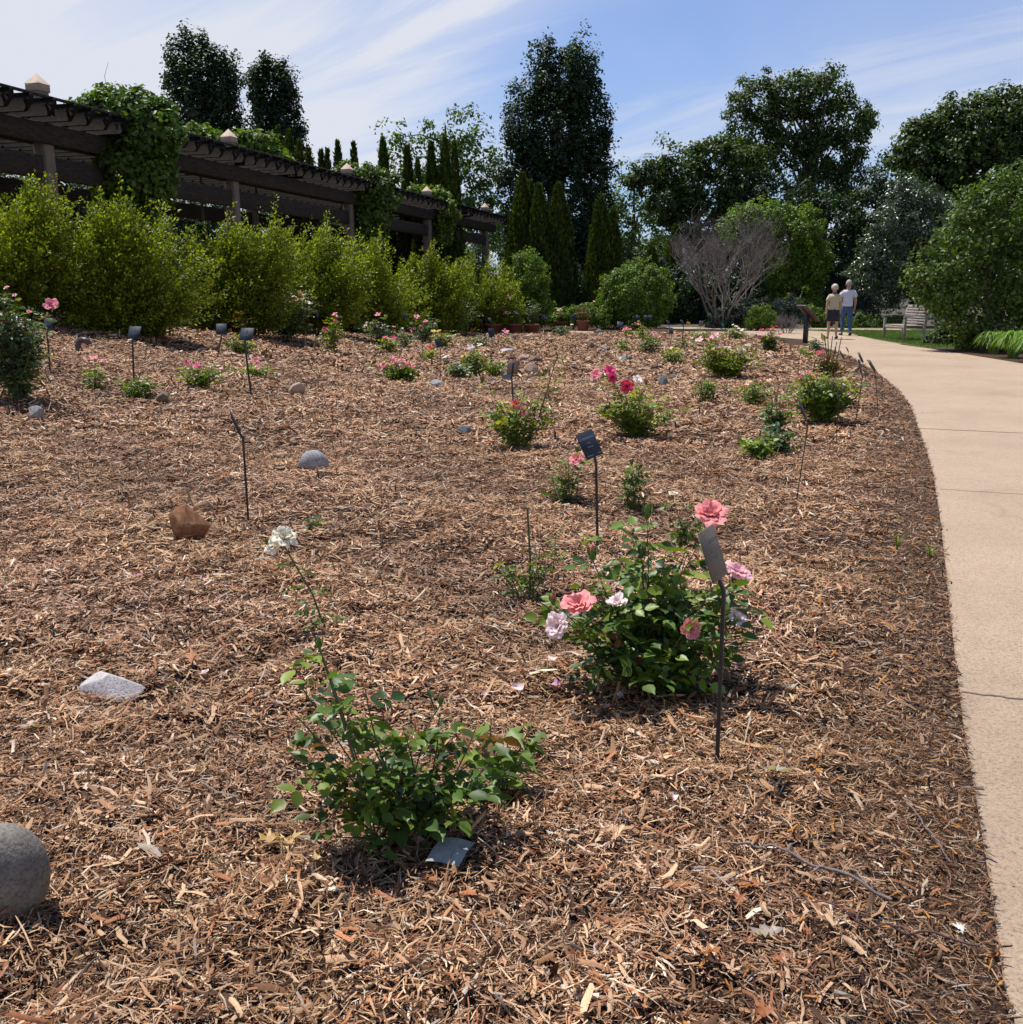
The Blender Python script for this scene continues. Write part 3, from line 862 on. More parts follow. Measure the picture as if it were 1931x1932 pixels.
twig([(1370, 1716), (1475, 1730), (1570, 1770), (1640, 1795), (1690, 1793), (1740, 1796), (1848, 1812)], .0018, .0026, M['twig_red'], 'long wavy reddish twig lying below the grey one', [(.45, .02, .035), (.65, .03, -.03)])
twig([(1700, 1545), (1735, 1580), (1760, 1615), (1792, 1650)], .0022, .0018, M['twig'], 'short dark twig lying close to the path edge', [(.4, -.02, -.02)])
twig([(1412, 1350), (1470, 1360), (1560, 1400)], .0018, .0016, M['twig'], 'pale thin twig right of the big rose bush', [])

def dry_leaves():
    rng = np.random.default_rng(9)
    spots = [(508, 1600, .05, (.55, .38, .17)), (548, 1600, .055, (.60, .43, .2)), (598, 1650, .05, (.52, .36, .16)), (1410, 1720, .04, (.36, .13, .04)), (1395, 1745, .035, (.34, .12, .05)),
             (1460, 1500, .05, (.42, .38, .34)), (1470, 1850, .035, (.36, .14, .05)), (1440, 1940, .04, (.35, .13, .05)), (1450, 1795, .05, (.40, .34, .30)), (1340, 1850, .04, (.38, .15, .06)),
             (690, 1655, .035, (.45, .2, .1)), (60, 1395, .045, (.55, .42, .35)), (1490, 1330, .04, (.45, .4, .36)), (1810, 1776, .022, (.75, .74, .72)), (1045, 1608, .025, (.6, .5, .5))]
    for i, (px, py, s, c) in enumerate(spots):
        p = ground(px, py); g = Geo(); n = 9; V = [(0, 0, .004)]
        for k in range(n):
            a = k / n * 6.283; r = s * (.5 + .5 * abs(math.cos(a * 1.5 + i))) * rng.uniform(.7, 1.1)
            V.append((r * math.cos(a), r * math.sin(a) * .75, rng.uniform(0, .5) * s))
            V.append((r * .5 * math.cos(a + .3), r * .5 * math.sin(a + .3) * .75, rng.uniform(-.1, .35) * s))
        m = 2 * n; F3 = []
        for k in range(n):
            a, b, a2 = 1 + 2 * k, 2 + 2 * k, 1 + (2 * k + 2) % m
            F3 += [[0, a, b], [0, b, a2], [a, b, b]][:2]
        g.add(V, F3, c)
        o = g.build('dry_leaf', M['leaf']); o.location = (p.x, p.y, float(bz(p.x, p.y)) + .026); o.rotation_euler = (rng.uniform(-.3, .3), rng.uniform(-.3, .3), rng.uniform(0, 6))
        col = 'tan' if c[0] > .5 else ('grey' if abs(c[0] - c[2]) < .12 else 'orange brown')
        where = ['left of the foreground rose, outer one', 'left of the foreground rose, middle one', 'below the foreground rose on its left', 'under the long grey twig, upper one', 'under the long grey twig, lower one',
                 'right of the near label stake foot', 'near the wavy reddish twig', 'at the bottom edge right of centre', 'beside the wavy reddish twig, curled', 'at the bottom in open mulch',
                 'at the foot of the foreground rose', 'near the left edge below the pale stone', 'right of the big pink rose bush', 'tiny and whitish, near path at bottom', 'tiny, right of the metal tag'][i]
        tag(o, f'{col} crinkled dry leaf {where}', 'dry leaf', 'dry leaves lying on the mulch')
dry_leaves()

# ================================================================== ROSES
FC = {'coral': (.92, .37, .36), 'pink': (.86, .30, .36), 'softpink': (.92, .56, .60), 'pale': (.92, .74, .74), 'hot': (.80, .06, .14), 'magenta': (.74, .07, .24),
      'white': (.90, .87, .70), 'cream': (.84, .74, .58), 'peach': (.88, .50, .33), 'yellow': (.84, .62, .16), 'red': (.62, .02, .03), 'mauve': (.62, .33, .45), 'whitepink': (.92, .80, .78)}
def flower_mesh(colname, lod, variant=0, openness=1.0):
    rng = np.random.default_rng(abs(hash((len(colname), lod, variant))) % 1000 + len(colname) * 7 + variant * 13)
    base = np.array(FC[colname])
    g = Geo(); nu, nv = ((7, 7) if lod == 0 else (4, 4) if lod == 1 else (3, 3))
    layers = [(6, 80, 1.0, .50), (6, 58, .90, .46), (5, 38, .74, .40), (5, 20, .52, .32)] if lod == 0 else \
             [(6, 72, 1.0, .52), (5, 42, .80, .44), (4, 16, .55, .34)] if lod == 1 else [(5, 72, 1.0, .6), (4, 34, .8, .5)]
    if variant == 1: layers = layers[:-1]
    for li, (n, ang, Lp, Wp) in enumerate(layers):
        for k in range(n):
            az = (k + .5 * (li % 2) + rng.uniform(-.15, .15)) / n * 6.2832
            A = rad(ang * openness + rng.uniform(-10, 10)); Lk = Lp * rng.uniform(.88, 1.08); Wk = Wp * rng.uniform(.9, 1.15)
            curl = rng.uniform(.1, .9); ruf = rng.uniform(0, 6.28, 3)
            V = []; Cc = []
            r = .04; z = -.12 + li * .03; pr = 0
            for i in range(nu):
                t = i / (nu - 1)
                phi = A * (t ** .5) * .95 + curl * (t ** 4) * .8
                if i: r += math.sin(phi) * Lk / (nu - 1); z += math.cos(phi) * Lk / (nu - 1)
                w = Wk * (t ** .55) * (1 - .55 * t ** 5) if t > 0 else .04
                for j in range(nv):
                    v = j / (nv - 1) * 2 - 1
                    rr = r * (1 if abs(v) < .01 else 1) - .10 * t * (1 - v * v) * (-1) * Wk * .4
                    th = az + v * w / max(r, .22) * (1.0 if r > .22 else .8)
                    edge = .05 * t * t * (math.sin(v * 5 + ruf[0]) + .6 * math.sin(v * 9 + ruf[1])) - .10 * abs(v) ** 3 * t ** 2 * Lk
                    V.append((rr * math.cos(th), rr * math.sin(th), z + edge + .08 * v * v * t * math.cos(A)))
                    f = 1 - .05 * li
                    c = base * f * (1 + .05 * math.sin(ruf[2] + 2 * v))
                    if t < .3: c = c * .7 + np.array((.85, .62, .30)) * .3
                    Cc.append(c)
            Q = [[i * nv + j, (i + 1) * nv + j, (i + 1) * nv + j + 1, i * nv + j + 1] for i in range(nu - 1) for j in range(nv - 1)]
            g.add(V, Q, np.clip(Cc, 0, .92))
    if lod == 0:
        for k in range(26):
            a = rng.uniform(0, 6.28); rr = rng.uniform(.02, .12)
            g.add([(rr * math.cos(a) - .012, rr * math.sin(a), .02), (rr * math.cos(a) + .012, rr * math.sin(a), .02), (rr * 1.5 * math.cos(a), rr * 1.5 * math.sin(a), .17)], [[0, 1, 2]], (.62, .36, .06))
    me = g.mesh('flower', True); me.materials.append(M['petal'])
    return me
def calyx(g, P, D, s):
    """green hip and sepals under a bloom"""
    tube(g, [P - D * s * .55, P - D * s * .35, P - D * s * .15, P - D * s * .02], [s * .06, s * .15, s * .17, s * .10], 8, (.09, .14, .035))
def bud_geo(g, P, D, s, col):
    D = D.normalized()
    tube(g, [P, P + D * s * .25, P + D * s * .6, P + D * s * .95], [s * .10, s * .24, s * .22, s * .07], 8, (.10, .16, .04))
    tube(g, [P + D * s * .5, P + D * s * .8, P + D * s * 1.12], [s * .15, s * .20, s * .04], 8, col)
    a = D.orthogonal().normalized()
    for k in range(5):
        q = Matrix.Rotation(k * 1.2566, 3, D) @ a
        leaves(g, [P + D * s * .2 + q * s * .16], [D * 1.0 + q * (.25 + .2 * (k % 2))], [q], s * .95, s * .22, (.10, .18, .04))
_FM = {}
def get_flower(c, lod, v):
    if (c, lod, v) not in _FM: _FM[(c, lod, v)] = flower_mesh(c, lod, v, .78 if v == 2 else 1.0)
    return _FM[(c, lod, v)]

G_DARK = [(.055, .105, .020), (.085, .155, .026), (.12, .19, .028), (.038, .075, .020)]
G_MID = [(.11, .175, .024), (.15, .22, .028), (.075, .13, .022), (.19, .26, .032)]
G_YEL = [(.17, .225, .020), (.22, .28, .026), (.12, .175, .020), (.075, .12, .018)]
G_BLUE = [(.075, .125, .055), (.11, .17, .08), (.055, .095, .045), (.15, .21, .12)]
G_RED = [(.13, .07, .025), (.10, .10, .025), (.17, .08, .03), (.07, .12, .03)]
def compound(g, P, D, L, col, rng, tmpl, nlf=5):
    """rose leaves: a rachis with a leaflet at its tip and pairs along it"""
    n = len(P)
    if n == 0: return
    D = unit(D); up = np.tile([0, 0, 1.0], (n, 1)) + rng.normal(0, .38, (n, 3))
    S = unit(np.cross(D, up)); Nn = np.cross(S, D)
    L = np.broadcast_to(L, (n,))
    R = 1.75 * L
    spec = [(1.0, 0, 1.08), (.62, 1, .92), (.62, -1, .92)] + ([(.22, 1, .7), (.22, -1, .7)] if nlf == 5 else [])
    for a, sd, sc in spec:
        p = P + D * (a * R)[:, None] - np.array([0, 0, 1]) * (.22 * R * a * a)[:, None]
        if sd == 0: U = D * 1.0 + np.array([0, 0, -.35]) + rng.normal(0, .12, (n, 3))
        else: U = S * sd * .85 + D * .55 + np.array([0, 0, -.12]) + rng.normal(0, .14, (n, 3))
        nn = Nn + rng.normal(0, .30, (n, 3))
        cc = np.clip(col * (1 + .10 * rng.normal(size=(n, 1))), .005, .8)
        leaves(g, p, U, nn, L * sc * rng.uniform(.85, 1.12, n), L * sc * .66, cc, tmpl)

def rose(label, base, top, xl, xr, pal, fl=(), seed=1, leaf=None, canes=None, per=7, low=.15, group='rose bushes in the mulch bed', extra=None, buds=(), name='rose_bush', base3=None, lean=0, cat='rose bush', squash=.8, dens=1.0):
    rng = np.random.default_rng(seed + 500)
    p = base3.copy() if base3 is not None else ground(*base)
    Y = p.y; s = 1 / ppm(Y)
    if base3 is None: p.z = float(bz(p.x, p.y)) - .005
    hgt = max(at(base[0], top, Y).z - p.z, .1)
    rl, rr_ = (base[0] - xl) * s, (xr - base[0]) * s
    ry = max(.08, (rl + rr_) / 2 * squash)
    lod = 0 if Y < 4.2 else 1 if Y < 11 else 2
    tm = T_NEAR if Y < 11 else T_FAR
    Lf = (leaf * 1.15 if leaf else (.040 if Y < 7 else .055 if Y < 14 else .075))
    nc = max(5, int((canes or 16) * (.72 if Y > 4.2 else 1)))
    t = thing(name, label, cat, p, group)
    gs, gl = Geo(), Geo(); LP, LD, LC = [], [], []
    col_c = (1, 1, 1)
    def cane(end, r0, wob=.03, leafy=True, tmin=low, n=per, r1=None):
        b = Vector((rng.normal(0, .03) * (1 + 2 * ry), rng.normal(0, .03) * (1 + 2 * ry), -.02))
        pts = []
        w1, w2 = rng.normal(0, wob, 2)
        for i in range(9):
            u = i / 8
            q = b + (end - b) * u
            q.z = b.z + (end.z - b.z) * (u ** .86)
            q.x += math.sin(u * 3.14) * w1 * (end - b).length; q.y += math.sin(u * 3.14) * w2 * (end - b).length
            pts.append(q)
        tube(gs, pts, np.linspace(r0, r1 or r0 * .45, 9), 5 if Y < 11 else 3)
        if leafy:
            for k in range(n):
                u = tmin + (1 - tmin) * (k + rng.random() * .8) / n
                u = min(u, .97); i = min(int(u * 8), 7); q = pts[i].lerp(pts[i + 1], u * 8 - i)
                a = k * 2.4 + rng.uniform(-.6, .6) + w1 * 50
                out = Vector((math.cos(a), math.sin(a), rng.uniform(.0, .7)))
                LP.append(tuple(q)); LD.append(tuple(out))
        return pts
    for k in range(nc):
        a = rng.random() * 6.2832; ro = math.sqrt(rng.random()) * .92
        ex = (rr_ if math.cos(a) > 0 else rl) * math.cos(a) * ro * rng.uniform(.85, 1.35)
        end = Vector((ex, ry * math.sin(a) * ro, hgt * (.62 + .46 * math.sqrt(max(0, 1 - ro * ro))) * rng.uniform(.55, 1.08)))
        cane(end, rng.uniform(.0025, .005) if Y < 8 else .006)
    pal_ = np.array(pal)
    fi = 0
    used = []
    for f in fl:
        px, py, sz, cn = f[:4]; dy = f[4] if len(f) > 4 else rng.uniform(-.35, .25) * ry
        face = f[5] if len(f) > 5 else None; var = f[6] if len(f) > 6 else int(rng.integers(0, 2))
        P = at(px, py, Y + dy) - p
        D = Vector(face) if face else Vector((P.x * .5 + rng.normal(0, .3), -.45 + rng.normal(0, .25), 1.0))
        D.normalize()
        R = sz * (1 / ppm(Y + dy)) * (.58 if Y < 4.2 else .50)
        pe = P - D * R * .6
        cane(pe, .0032 if Y < 8 else .005, .03, leafy=True, tmin=.3, n=max(3, per - 2), r1=.0018)
        ob = bpy.data.objects.new('flower', get_flower(cn, lod, var)); COL.objects.link(ob); ob.parent = t
        ob.location = P - D * R * .15; ob.scale = (R,) * 3
        ob.rotation_euler = (D.to_track_quat('Z', 'Y').to_matrix() @ Matrix.Rotation(rng.uniform(0, 6.28), 3, 'Z')).to_euler()
        if lod < 2: calyx(gl, P - D * R * .1, D, R)
    for bq in buds:
        px, py, sz, cn = bq[:4]; dy = bq[4] if len(bq) > 4 else 0
        P = at(px, py, Y + dy) - p; D = Vector((rng.normal(0, .15), rng.normal(0, .1), 1)).normalized(); R = sz * s
        cane(P - D * R * .4, .0026 if Y < 8 else .004, .03, True, .35, 5, .0018)
        bg = Geo(); bud_geo(bg, P - D * R * .5, D, R, cn); bg.build('bud', M['bud'], t, smooth=True)
    if extra: extra(t, p, gs, gl, LP, LD, cane, rng)
    P_, D_ = np.array(LP), np.array(LD)
    n = len(P_)
    hfrac = np.clip(P_[:, 2] / hgt, 0, 1)
    c = vary(rng, None, n, .15, pal)
    # young leaves near the shoot tips are a fresher, yellower green
    fresh = (rng.random(n) < .16 + .35 * (hfrac > .75))
    c[fresh] = c[fresh] * np.array([1.7, 1.35, .9])
    redt = rng.random(n) < .03
    c[redt] = np.array([.16, .08, .03])
    sc = rng.uniform(.7, 1.15, n) * Lf
    compound(gl, P_, D_, sc, c, rng, tm, 5)
    gs.build('canes', M['cane'], t)
    gl.build('foliage', M['leaf'], t)
    return t

# --- near bushes
def main_extra(t, p, gs, gl, LP, LD, cane, rng):
    for (px, py, dy) in [(1100, 1060, -.05), (1128, 1010, -.02), (1195, 1000, .02), (1228, 985, 0), (1262, 1020, .05), (1300, 1040, .05), (1390, 1110, .05), (1420, 1140, 0), (1060, 1140, .0), (1400, 1220, -.1), (1330, 1250, -.2), (1190, 1260, -.3), (1250, 1270, -.3), (1110, 1250, -.22), (1150, 1220, -.25)]:
        q = at(px, py, p.y + dy) - p; q.z = max(q.z, .04)
        cane(q, .003, .04, True, .3, 8)
rose('big low rose bush covered in coral and pale pink blooms behind the glare-tinted label', (1228, 1296), 1100, 1032, 1432, G_DARK,
     [(1342, 972, 72, 'coral', -.12, (-.05, -.5, 1), 0), (1392, 1080, 58, 'softpink', .0, (.35, -.35, 1), 1), (1391, 1170, 50, 'whitepink', -.1, (.3, -.6, .8), 2),
      (1092, 1142, 74, 'coral', -.22, (-.25, -.45, 1), 0), (1054, 1182, 62, 'pale', -.26, (-.8, -.7, .5), 1), (1166, 1138, 46, 'whitepink', -.2, (-.2, -.3, .9), 2), (1302, 1186, 52, 'coral', -.22, (.3, -.9, .35), 2)],
     seed=3, leaf=.047, canes=34, per=9, low=.12, squash=.9, extra=main_extra,
     buds=[(1119, 1044, 30, (.70, .16, .14), -.02), (1222, 966, 30, (.16, .22, .06), 0), (1303, 1010, 24, (.3, .2, .08), .05), (1290, 1108, 20, (.6, .25, .2), 0), (1044, 1132, 20, (.75, .12, .1), -.2), (1212, 1042, 24, (.15, .22, .07), 0)])
rose('small leafy rose behind the big bush with one cream bloom', (1288, 1046), 985, 1240, 1335, G_DARK, [(1271, 933, 26, 'cream', .0, (0, -.2, 1), 2)], seed=4, leaf=.032, canes=9, per=7, buds=[(1292, 1000, 14, (.5, .2, .12))])

def fore_extra(t, p, gs, gl, LP, LD, cane, rng):
    # tall cane with a bud tip, as in the photo: bare below, few leaves up the stem
    q = at(603, 1222, p.y - .02) - p
    pts = cane(q, .0042, .02, True, .30, 13, .003)
    for (px, py, dy) in [(690, 1300, .0), (655, 1335, .05), (560, 1350, -.02), (548, 1420, -.05), (580, 1460, -.1), (640, 1450, -.1), (700, 1400, .0), (760, 1370, .0), (830, 1345, .05), (900, 1370, .05), (850, 1420, 0), (720, 1480, -.1),
                         (620, 1520, -.12), (680, 1540, -.14), (760, 1500, -.12), (820, 1480, -.08), (890, 1440, -.02), (940, 1420, 0), (930, 1480, -.05), (800, 1400, .0), (740, 1440, -.05), (640, 1580, -.16), (860, 1520, -.12)]:
        cane(at(px, py, p.y + dy) - p, .0035, .05, True, .35, 5)
rose('foreground rose bush without open blooms, one red bud and a tall bare cane', (765, 1590), 1400, 560, 960, G_DARK, [], seed=21, leaf=.042, canes=4, per=4, low=.3, squash=.45, extra=fore_extra,
     buds=[(569, 1290, 26, (.55, .03, .08), .05), (603, 1214, 24, (.12, .20, .05), -.02), (832, 1322, 22, (.25, .26, .16), .05)])
def lobed_weed():
    rng = np.random.default_rng(8); p = ground(945, 1515); p.z = float(bz(p.x, p.y))
    t = thing('leafy_weed', 'weed with deeply lobed green leaves right of the foreground rose', 'weed', p)
    gs, gl = Geo(), Geo(); P, D = [], []
    for (px, py, dy) in [(925, 1375, 0), (965, 1372, .02), (1005, 1368, .05), (1030, 1380, .05), (985, 1420, 0), (1000, 1500, -.03), (905, 1400, -.02), (890, 1520, -.1), (940, 1400, 0), (920, 1500, -.08), (960, 1470, -.05)]:
        e = at(px, py, p.y + dy) - p; e.z = max(e.z, .03)
        pts = [Vector((0, 0, -.01)).lerp(e, u) + Vector((0, 0, .02 * math.sin(u * 3.1))) for u in (0, .25, .5, .75, 1)]
        tube(gs, pts, [.003, .0027, .0022, .002, .0015], 5, (.09, .14, .04))
        for k in range(4):
            u = .45 + .18 * k; a = rng.uniform(0, 6.28)
            P.append(tuple(pts[0].lerp(e, min(u, 1)))); D.append((math.cos(a), math.sin(a), rng.uniform(-.5, .2)))
    n = len(P)
    leaves(gl, np.array(P), np.array(D), np.tile([0, 0, 1.], (n, 1)) + rng.normal(0, .3, (n, 3)), rng.uniform(.06, .10, n), rng.uniform(.05, .075, n), vary(rng, None, n, .15, G_MID), T_LOBE)
    gs.build('stems', M['bud'], t); gl.build('foliage', M['leaf'], t)
lobed_weed()
def whitestem(t, p, gs, gl, LP, LD, cane, rng):
    pass
def white_rose():
    rng = np.random.default_rng(12); p = ground(622, 1205); p.z = float(bz(p.x, p.y))
    t = thing('rose_bush', 'single leaning rose stem with one ragged white bloom, left of centre', 'rose bush', p, 'rose bushes in the mulch bed')
    gs, gl = Geo(), Geo()
    P2 = lambda x, y, dy=0: at(x, y, p.y + dy) - p
    st = [Vector((0, 0, -.02)), P2(608, 1170), P2(590, 1120), P2(560, 1070), P2(540, 1035), P2(533, 1020)]
    tube(gs, st, [.0055, .005, .0045, .004, .0034, .003], 6)
    tube(gs, [P2(556, 1062), P2(525, 1050), P2(505, 1028)], [.0022, .0018, .0015], 5)
    LPs, LDs = [], []
    for (x, y, dx) in [(585, 1115, 1), (580, 1105, -1), (600, 1150, -1), (604, 1160, 1), (555, 1070, -1), (560, 1072, 1), (615, 1180, 1), (612, 1182, -1), (618, 1190, 1), (625, 1165, 1), (620, 1175, -1), (590, 1140, -1), (630, 1185, 1)]:
        LPs.append(tuple(P2(x, y))); LDs.append((dx * 1.0, rng.uniform(-.6, .6), rng.uniform(0, .3)))
    n = len(LPs)
    compound(gl, np.array(LPs), np.array(LDs), rng.uniform(.030, .042, n), vary(rng, None, n, .15, G_DARK), rng, T_NEAR)
    for (x, y, sz, f, v) in [(537, 1012, 52, (.5, -.35, .8), 0), (517, 1026, 46, (-.5, -.6, .6), 0)]:
        ob = bpy.data.objects.new('flower', get_flower('white', 0, v)); COL.objects.link(ob); ob.parent = t
        D = Vector(f).normalized(); R = sz / ppm(p.y) * .62
        ob.location = P2(x, y) - D * R * .3; ob.scale = (R, R, R); ob.rotation_euler = D.to_track_quat('Z', 'Y').to_euler()
    bg = Geo(); bud_geo(bg, P2(504, 1028), Vector((0, 0, 1)), 12 / ppm(p.y), (.12, .16, .06)); bg.build('bud', M['bud'], t, smooth=True)
    gs.build('canes', M['cane'], t); gl.build('foliage', M['leaf'], t)
white_rose()
def cut_extra(t, p, gs, gl, LP, LD, cane, rng):
    q = at(996, 958, p.y) - p
    tube(gs, [Vector((0, 0, -.02)), q * .5 + Vector((.008, 0, 0)), q], [.006, .0055, .005], 6)
    cane(at(1070, 1035, p.y) - p, .004, .03, True, .4, 6); cane(at(1050, 1000, p.y + .05) - p, .003, .03, True, .5, 6); cane(at(952, 1060, p.y) - p, .004, .03, True, .3, 6)
rose('sparse rose with one tall pruned bare stem, left of the slate label', (1000, 1117), 1040, 945, 1075, G_DARK, [], seed=31, leaf=.028, canes=9, per=6, extra=cut_extra, squash=.5)
rose('small rose with a coral bloom just left of the slate label', (1068, 943), 862, 1030, 1105, G_DARK, [(1088, 866, 36, 'coral', -.05, (-.2, -.7, .7), 0)], seed=32, leaf=.034, canes=15, buds=[(1090, 848, 12, (.4, .02, .04))])
rose('small rose with dark red shoot tips right of the slate label', (1198, 957), 872, 1168, 1228, G_DARK, [], seed=33, leaf=.032, canes=13, buds=[(1193, 872, 12, (.30, .04, .05)), (1209, 880, 12, (.30, .04, .05))])
rose('tiny seedling rose in open mulch behind the white bloom', (597, 1002), 982, 575, 620, G_DARK, [], seed=34, leaf=.024, canes=4, per=4)
def tall_extra(t, p, gs, gl, LP, LD, cane, rng):
    top = at(1052, 672, p.y + .15) - p; b = Vector((.06, 0, 0))
    pts = [b, b.lerp(top, .3) + Vector((.03, 0, 0)), b.lerp(top, .6) + Vector((.02, 0, 0)), top]
    tube(gs, pts, [.009, .008, .006, .004], 6)
    for (x, y) in [(1042, 645), (1050, 655), (1076, 660)]:
        e = at(x, y, p.y + .15) - p; tube(gs, [top, top.lerp(e, .6) + Vector((0, 0, .01)), e], [.003, .0025, .002], 5)
        bg = Geo(); bud_geo(bg, e, Vector((0, 0, 1)), .022, (.16, .10, .04)); bg.build('bud', M['bud'], t)
    for k in range(26):
        u = .15 + .83 * k / 26; i = min(int(u * 3), 2); q = pts[i].lerp(pts[i + 1], u * 3 - i)
        LP.append(tuple(q)); LD.append((1.0 if k % 2 else -1.0, rng.uniform(-.5, .3), rng.uniform(.0, .5)))
rose('coral red rose bush with one very tall arching shoot', (978, 852), 752, 900, 1052, G_YEL,
     [(972, 763, 24, 'hot', 0, (-.3, -.5, .8), 2), (984, 775, 32, 'coral', 0, (.4, -.8, .4), 0), (1016, 790, 16, 'softpink', 0)], seed=41, leaf=.043, canes=38, per=7, extra=tall_extra, buds=[(911, 716, 13, (.5, .01, .03))])
rose('hot pink rose bush with fading pale bloom, right of centre', (1200, 830), 742, 1118, 1292, G_YEL,
     [(1126, 706, 30, 'pink', 0, (-.3, -.7, .6), 0), (1152, 699, 30, 'magenta', .05, (.2, -.6, .8), 0), (1156, 712, 26, 'magenta', 0, (.4, -.9, .2), 0), (1184, 729, 32, 'hot', -.1, (.1, -.9, .4), 0), (1203, 716, 24, 'whitepink', 0, (.2, -.6, .8), 1)],
     seed=42, leaf=.045, canes=48, per=9, buds=[(1220, 721, 11, (.75, .15, .1))])

# --- middle distance, left side
rose('very tall rose bush cut by the left edge, salmon pink blooms on top', (35, 762), 572, -45, 118, G_BLUE,
     [(97, 575, 36, 'pink', 0, (.2, -.8, .6), 0), (13, 543, 16, 'softpink'), (28, 557, 12, 'softpink'), (5, 590, 13, 'peach'), (55, 588, 12, 'pink'), (2, 640, 14, 'peach'), (18, 680, 16, 'softpink'), (70, 660, 10, 'pale')], seed=51, leaf=.05, canes=75, per=13, low=.1)
rose('thin pink rose between the drain pipe and the thick label', (178, 728), 690, 150, 200, G_MID, [(178, 674, 18, 'pink'), (194, 680, 17, 'pink')], seed=52, canes=9, per=5)
rose('little leafy rose around the foot of the thick label stake', (258, 750), 712, 230, 286, G_MID, [], seed=53, canes=14, per=7)
rose('low rose with two magenta blooms near the tall thick label', (375, 738), 692, 324, 422, G_MID, [(353, 684, 17, 'magenta'), (371, 688, 18, 'magenta'), (376, 707, 12, 'magenta'), (410, 710, 10, 'softpink')], seed=54, canes=26)
rose('coral bloomed rose behind the tall thick label', (455, 670), 640, 425, 492, G_MID, [(452, 649, 18, 'coral'), (438, 628, 8, 'peach')], seed=55, canes=18)
rose('spreading pink rose right of the tall thick label', (482, 714), 690, 432, 535, G_MID, [(484, 680, 19, 'pink'), (485, 694, 14, 'pink'), (418, 694, 10, 'softpink'), (528, 706, 8, 'pale')], seed=56, canes=20)
rose('rust leaved young shoots at the foot of the hedge on the left', (462, 640), 588, 440, 482, G_RED, [], seed=57, canes=9, per=5)
rose('dense mounded rose bush topped with many peach blooms before the hedge', (545, 641), 552, 488, 604, G_BLUE,
     [(512, 553, 15, 'peach'), (522, 554, 14, 'peach'), (532, 551, 12, 'peach'), (541, 553, 15, 'peach'), (530, 560, 14, 'peach'), (555, 558, 15, 'cream'), (565, 552, 14, 'peach'), (574, 556, 12, 'cream'), (549, 568, 18, 'peach'), (560, 566, 16, 'peach'),
      (582, 570, 14, 'cream'), (507, 570, 12, 'cream'), (505, 580, 11, 'cream'), (580, 583, 14, 'cream'), (535, 583, 12, 'cream'), (534, 594, 10, 'yellow'), (568, 577, 14, 'peach'), (586, 613, 11, 'peach'), (548, 592, 9, 'cream'), (571, 562, 15, 'peach')], seed=58, canes=85, per=12, low=.1)
rose('rose with stacked pink blooms right of the peach rose bush', (628, 668), 600, 606, 655, G_YEL, [(632, 592, 13, 'pink'), (636, 597, 13, 'magenta'), (633, 604, 10, 'pink'), (614, 621, 13, 'magenta'), (637, 607, 9, 'pale')], seed=59, canes=18)
rose('pink rose bush in front of the dark gap in the hedge', (715, 652), 598, 688, 750, G_BLUE, [(713, 593, 15, 'pink'), (702, 609, 10, 'pink'), (691, 613, 9, 'softpink'), (715, 610, 10, 'pink'), (723, 618, 9, 'softpink'), (731, 622, 8, 'pale'), (744, 616, 8, 'pink')], seed=60, canes=22)
rose('small yellow green rose with two magenta blooms', (733, 666), 640, 720, 750, G_YEL, [(727, 635, 11, 'magenta'), (746, 636, 12, 'magenta'), (737, 641, 9, 'coral')], seed=61, canes=10)
rose('grey green rose without blooms between the pink roses', (765, 657), 630, 748, 785, G_BLUE, [(760, 619, 6, 'pale')], seed=62, canes=12)
rose('mixed pink and salmon rose bush left of the yellow rose', (800, 648), 600, 775, 828, G_BLUE, [(787, 597, 14, 'pink'), (803, 606, 12, 'coral'), (779, 622, 11, 'magenta'), (795, 618, 10, 'magenta'), (811, 629, 8, 'softpink'), (809, 617, 7, 'coral'), (822, 610, 7, 'coral')], seed=63, canes=24)
rose('low yellow rose right of the mixed pink bush', (838, 656), 628, 815, 868, G_YEL, [(818, 624, 10, 'yellow'), (829, 624, 10, 'yellow'), (866, 630, 8, 'yellow'), (848, 634, 13, 'cream')], seed=64, canes=16)
rose('tall bluish rose thicket with mauve blooms against the hedge', (862, 632), 556, 800, 920, G_BLUE, [(855, 558, 10, 'mauve'), (845, 573, 9, 'mauve'), (868, 585, 9, 'mauve'), (849, 592, 8, 'mauve'), (822, 562, 7, 'peach'), (847, 608, 8, 'red'), (892, 622, 10, 'red'), (815, 598, 8, 'mauve')], seed=65, canes=60, per=10)
rose('tiny rose with a single dark red bloom', (806, 682), 662, 795, 828, G_MID, [(813, 655, 12, 'red')], seed=66, canes=8)
rose('low rose topped by a dense band of bubblegum pink blooms', (756, 724), 695, 722, 790, G_MID,
     [(718, 697, 12, 'pink'), (723, 690, 13, 'pink'), (729, 688, 12, 'pink'), (716, 688, 12, 'pink'), (744, 680, 15, 'pink'), (752, 682, 15, 'pink'), (749, 690, 14, 'softpink'), (759, 679, 15, 'pink'), (763, 686, 15, 'pink'), (770, 684, 13, 'pink'),
      (775, 688, 13, 'pink'), (757, 692, 14, 'pale'), (780, 691, 12, 'pink'), (766, 692, 12, 'pink'), (740, 674, 11, 'pink')], seed=67, canes=24)
rose('grey green rose with a blush bloom above it', (868, 716), 688, 842, 884, G_BLUE, [(842, 673, 16, 'pale')], seed=68, canes=16)
rose('open rose with cream and peach blooms near the straight label stake', (898, 713), 662, 872, 925, G_MID, [(889, 655, 17, 'pale'), (882, 668, 10, 'peach'), (906, 650, 13, 'white'), (873, 672, 9, 'peach')], seed=69, canes=16)
rose('small green rose at the foot of the straight label stake', (932, 712), 680, 917, 948, G_MID, [], seed=70, canes=12)
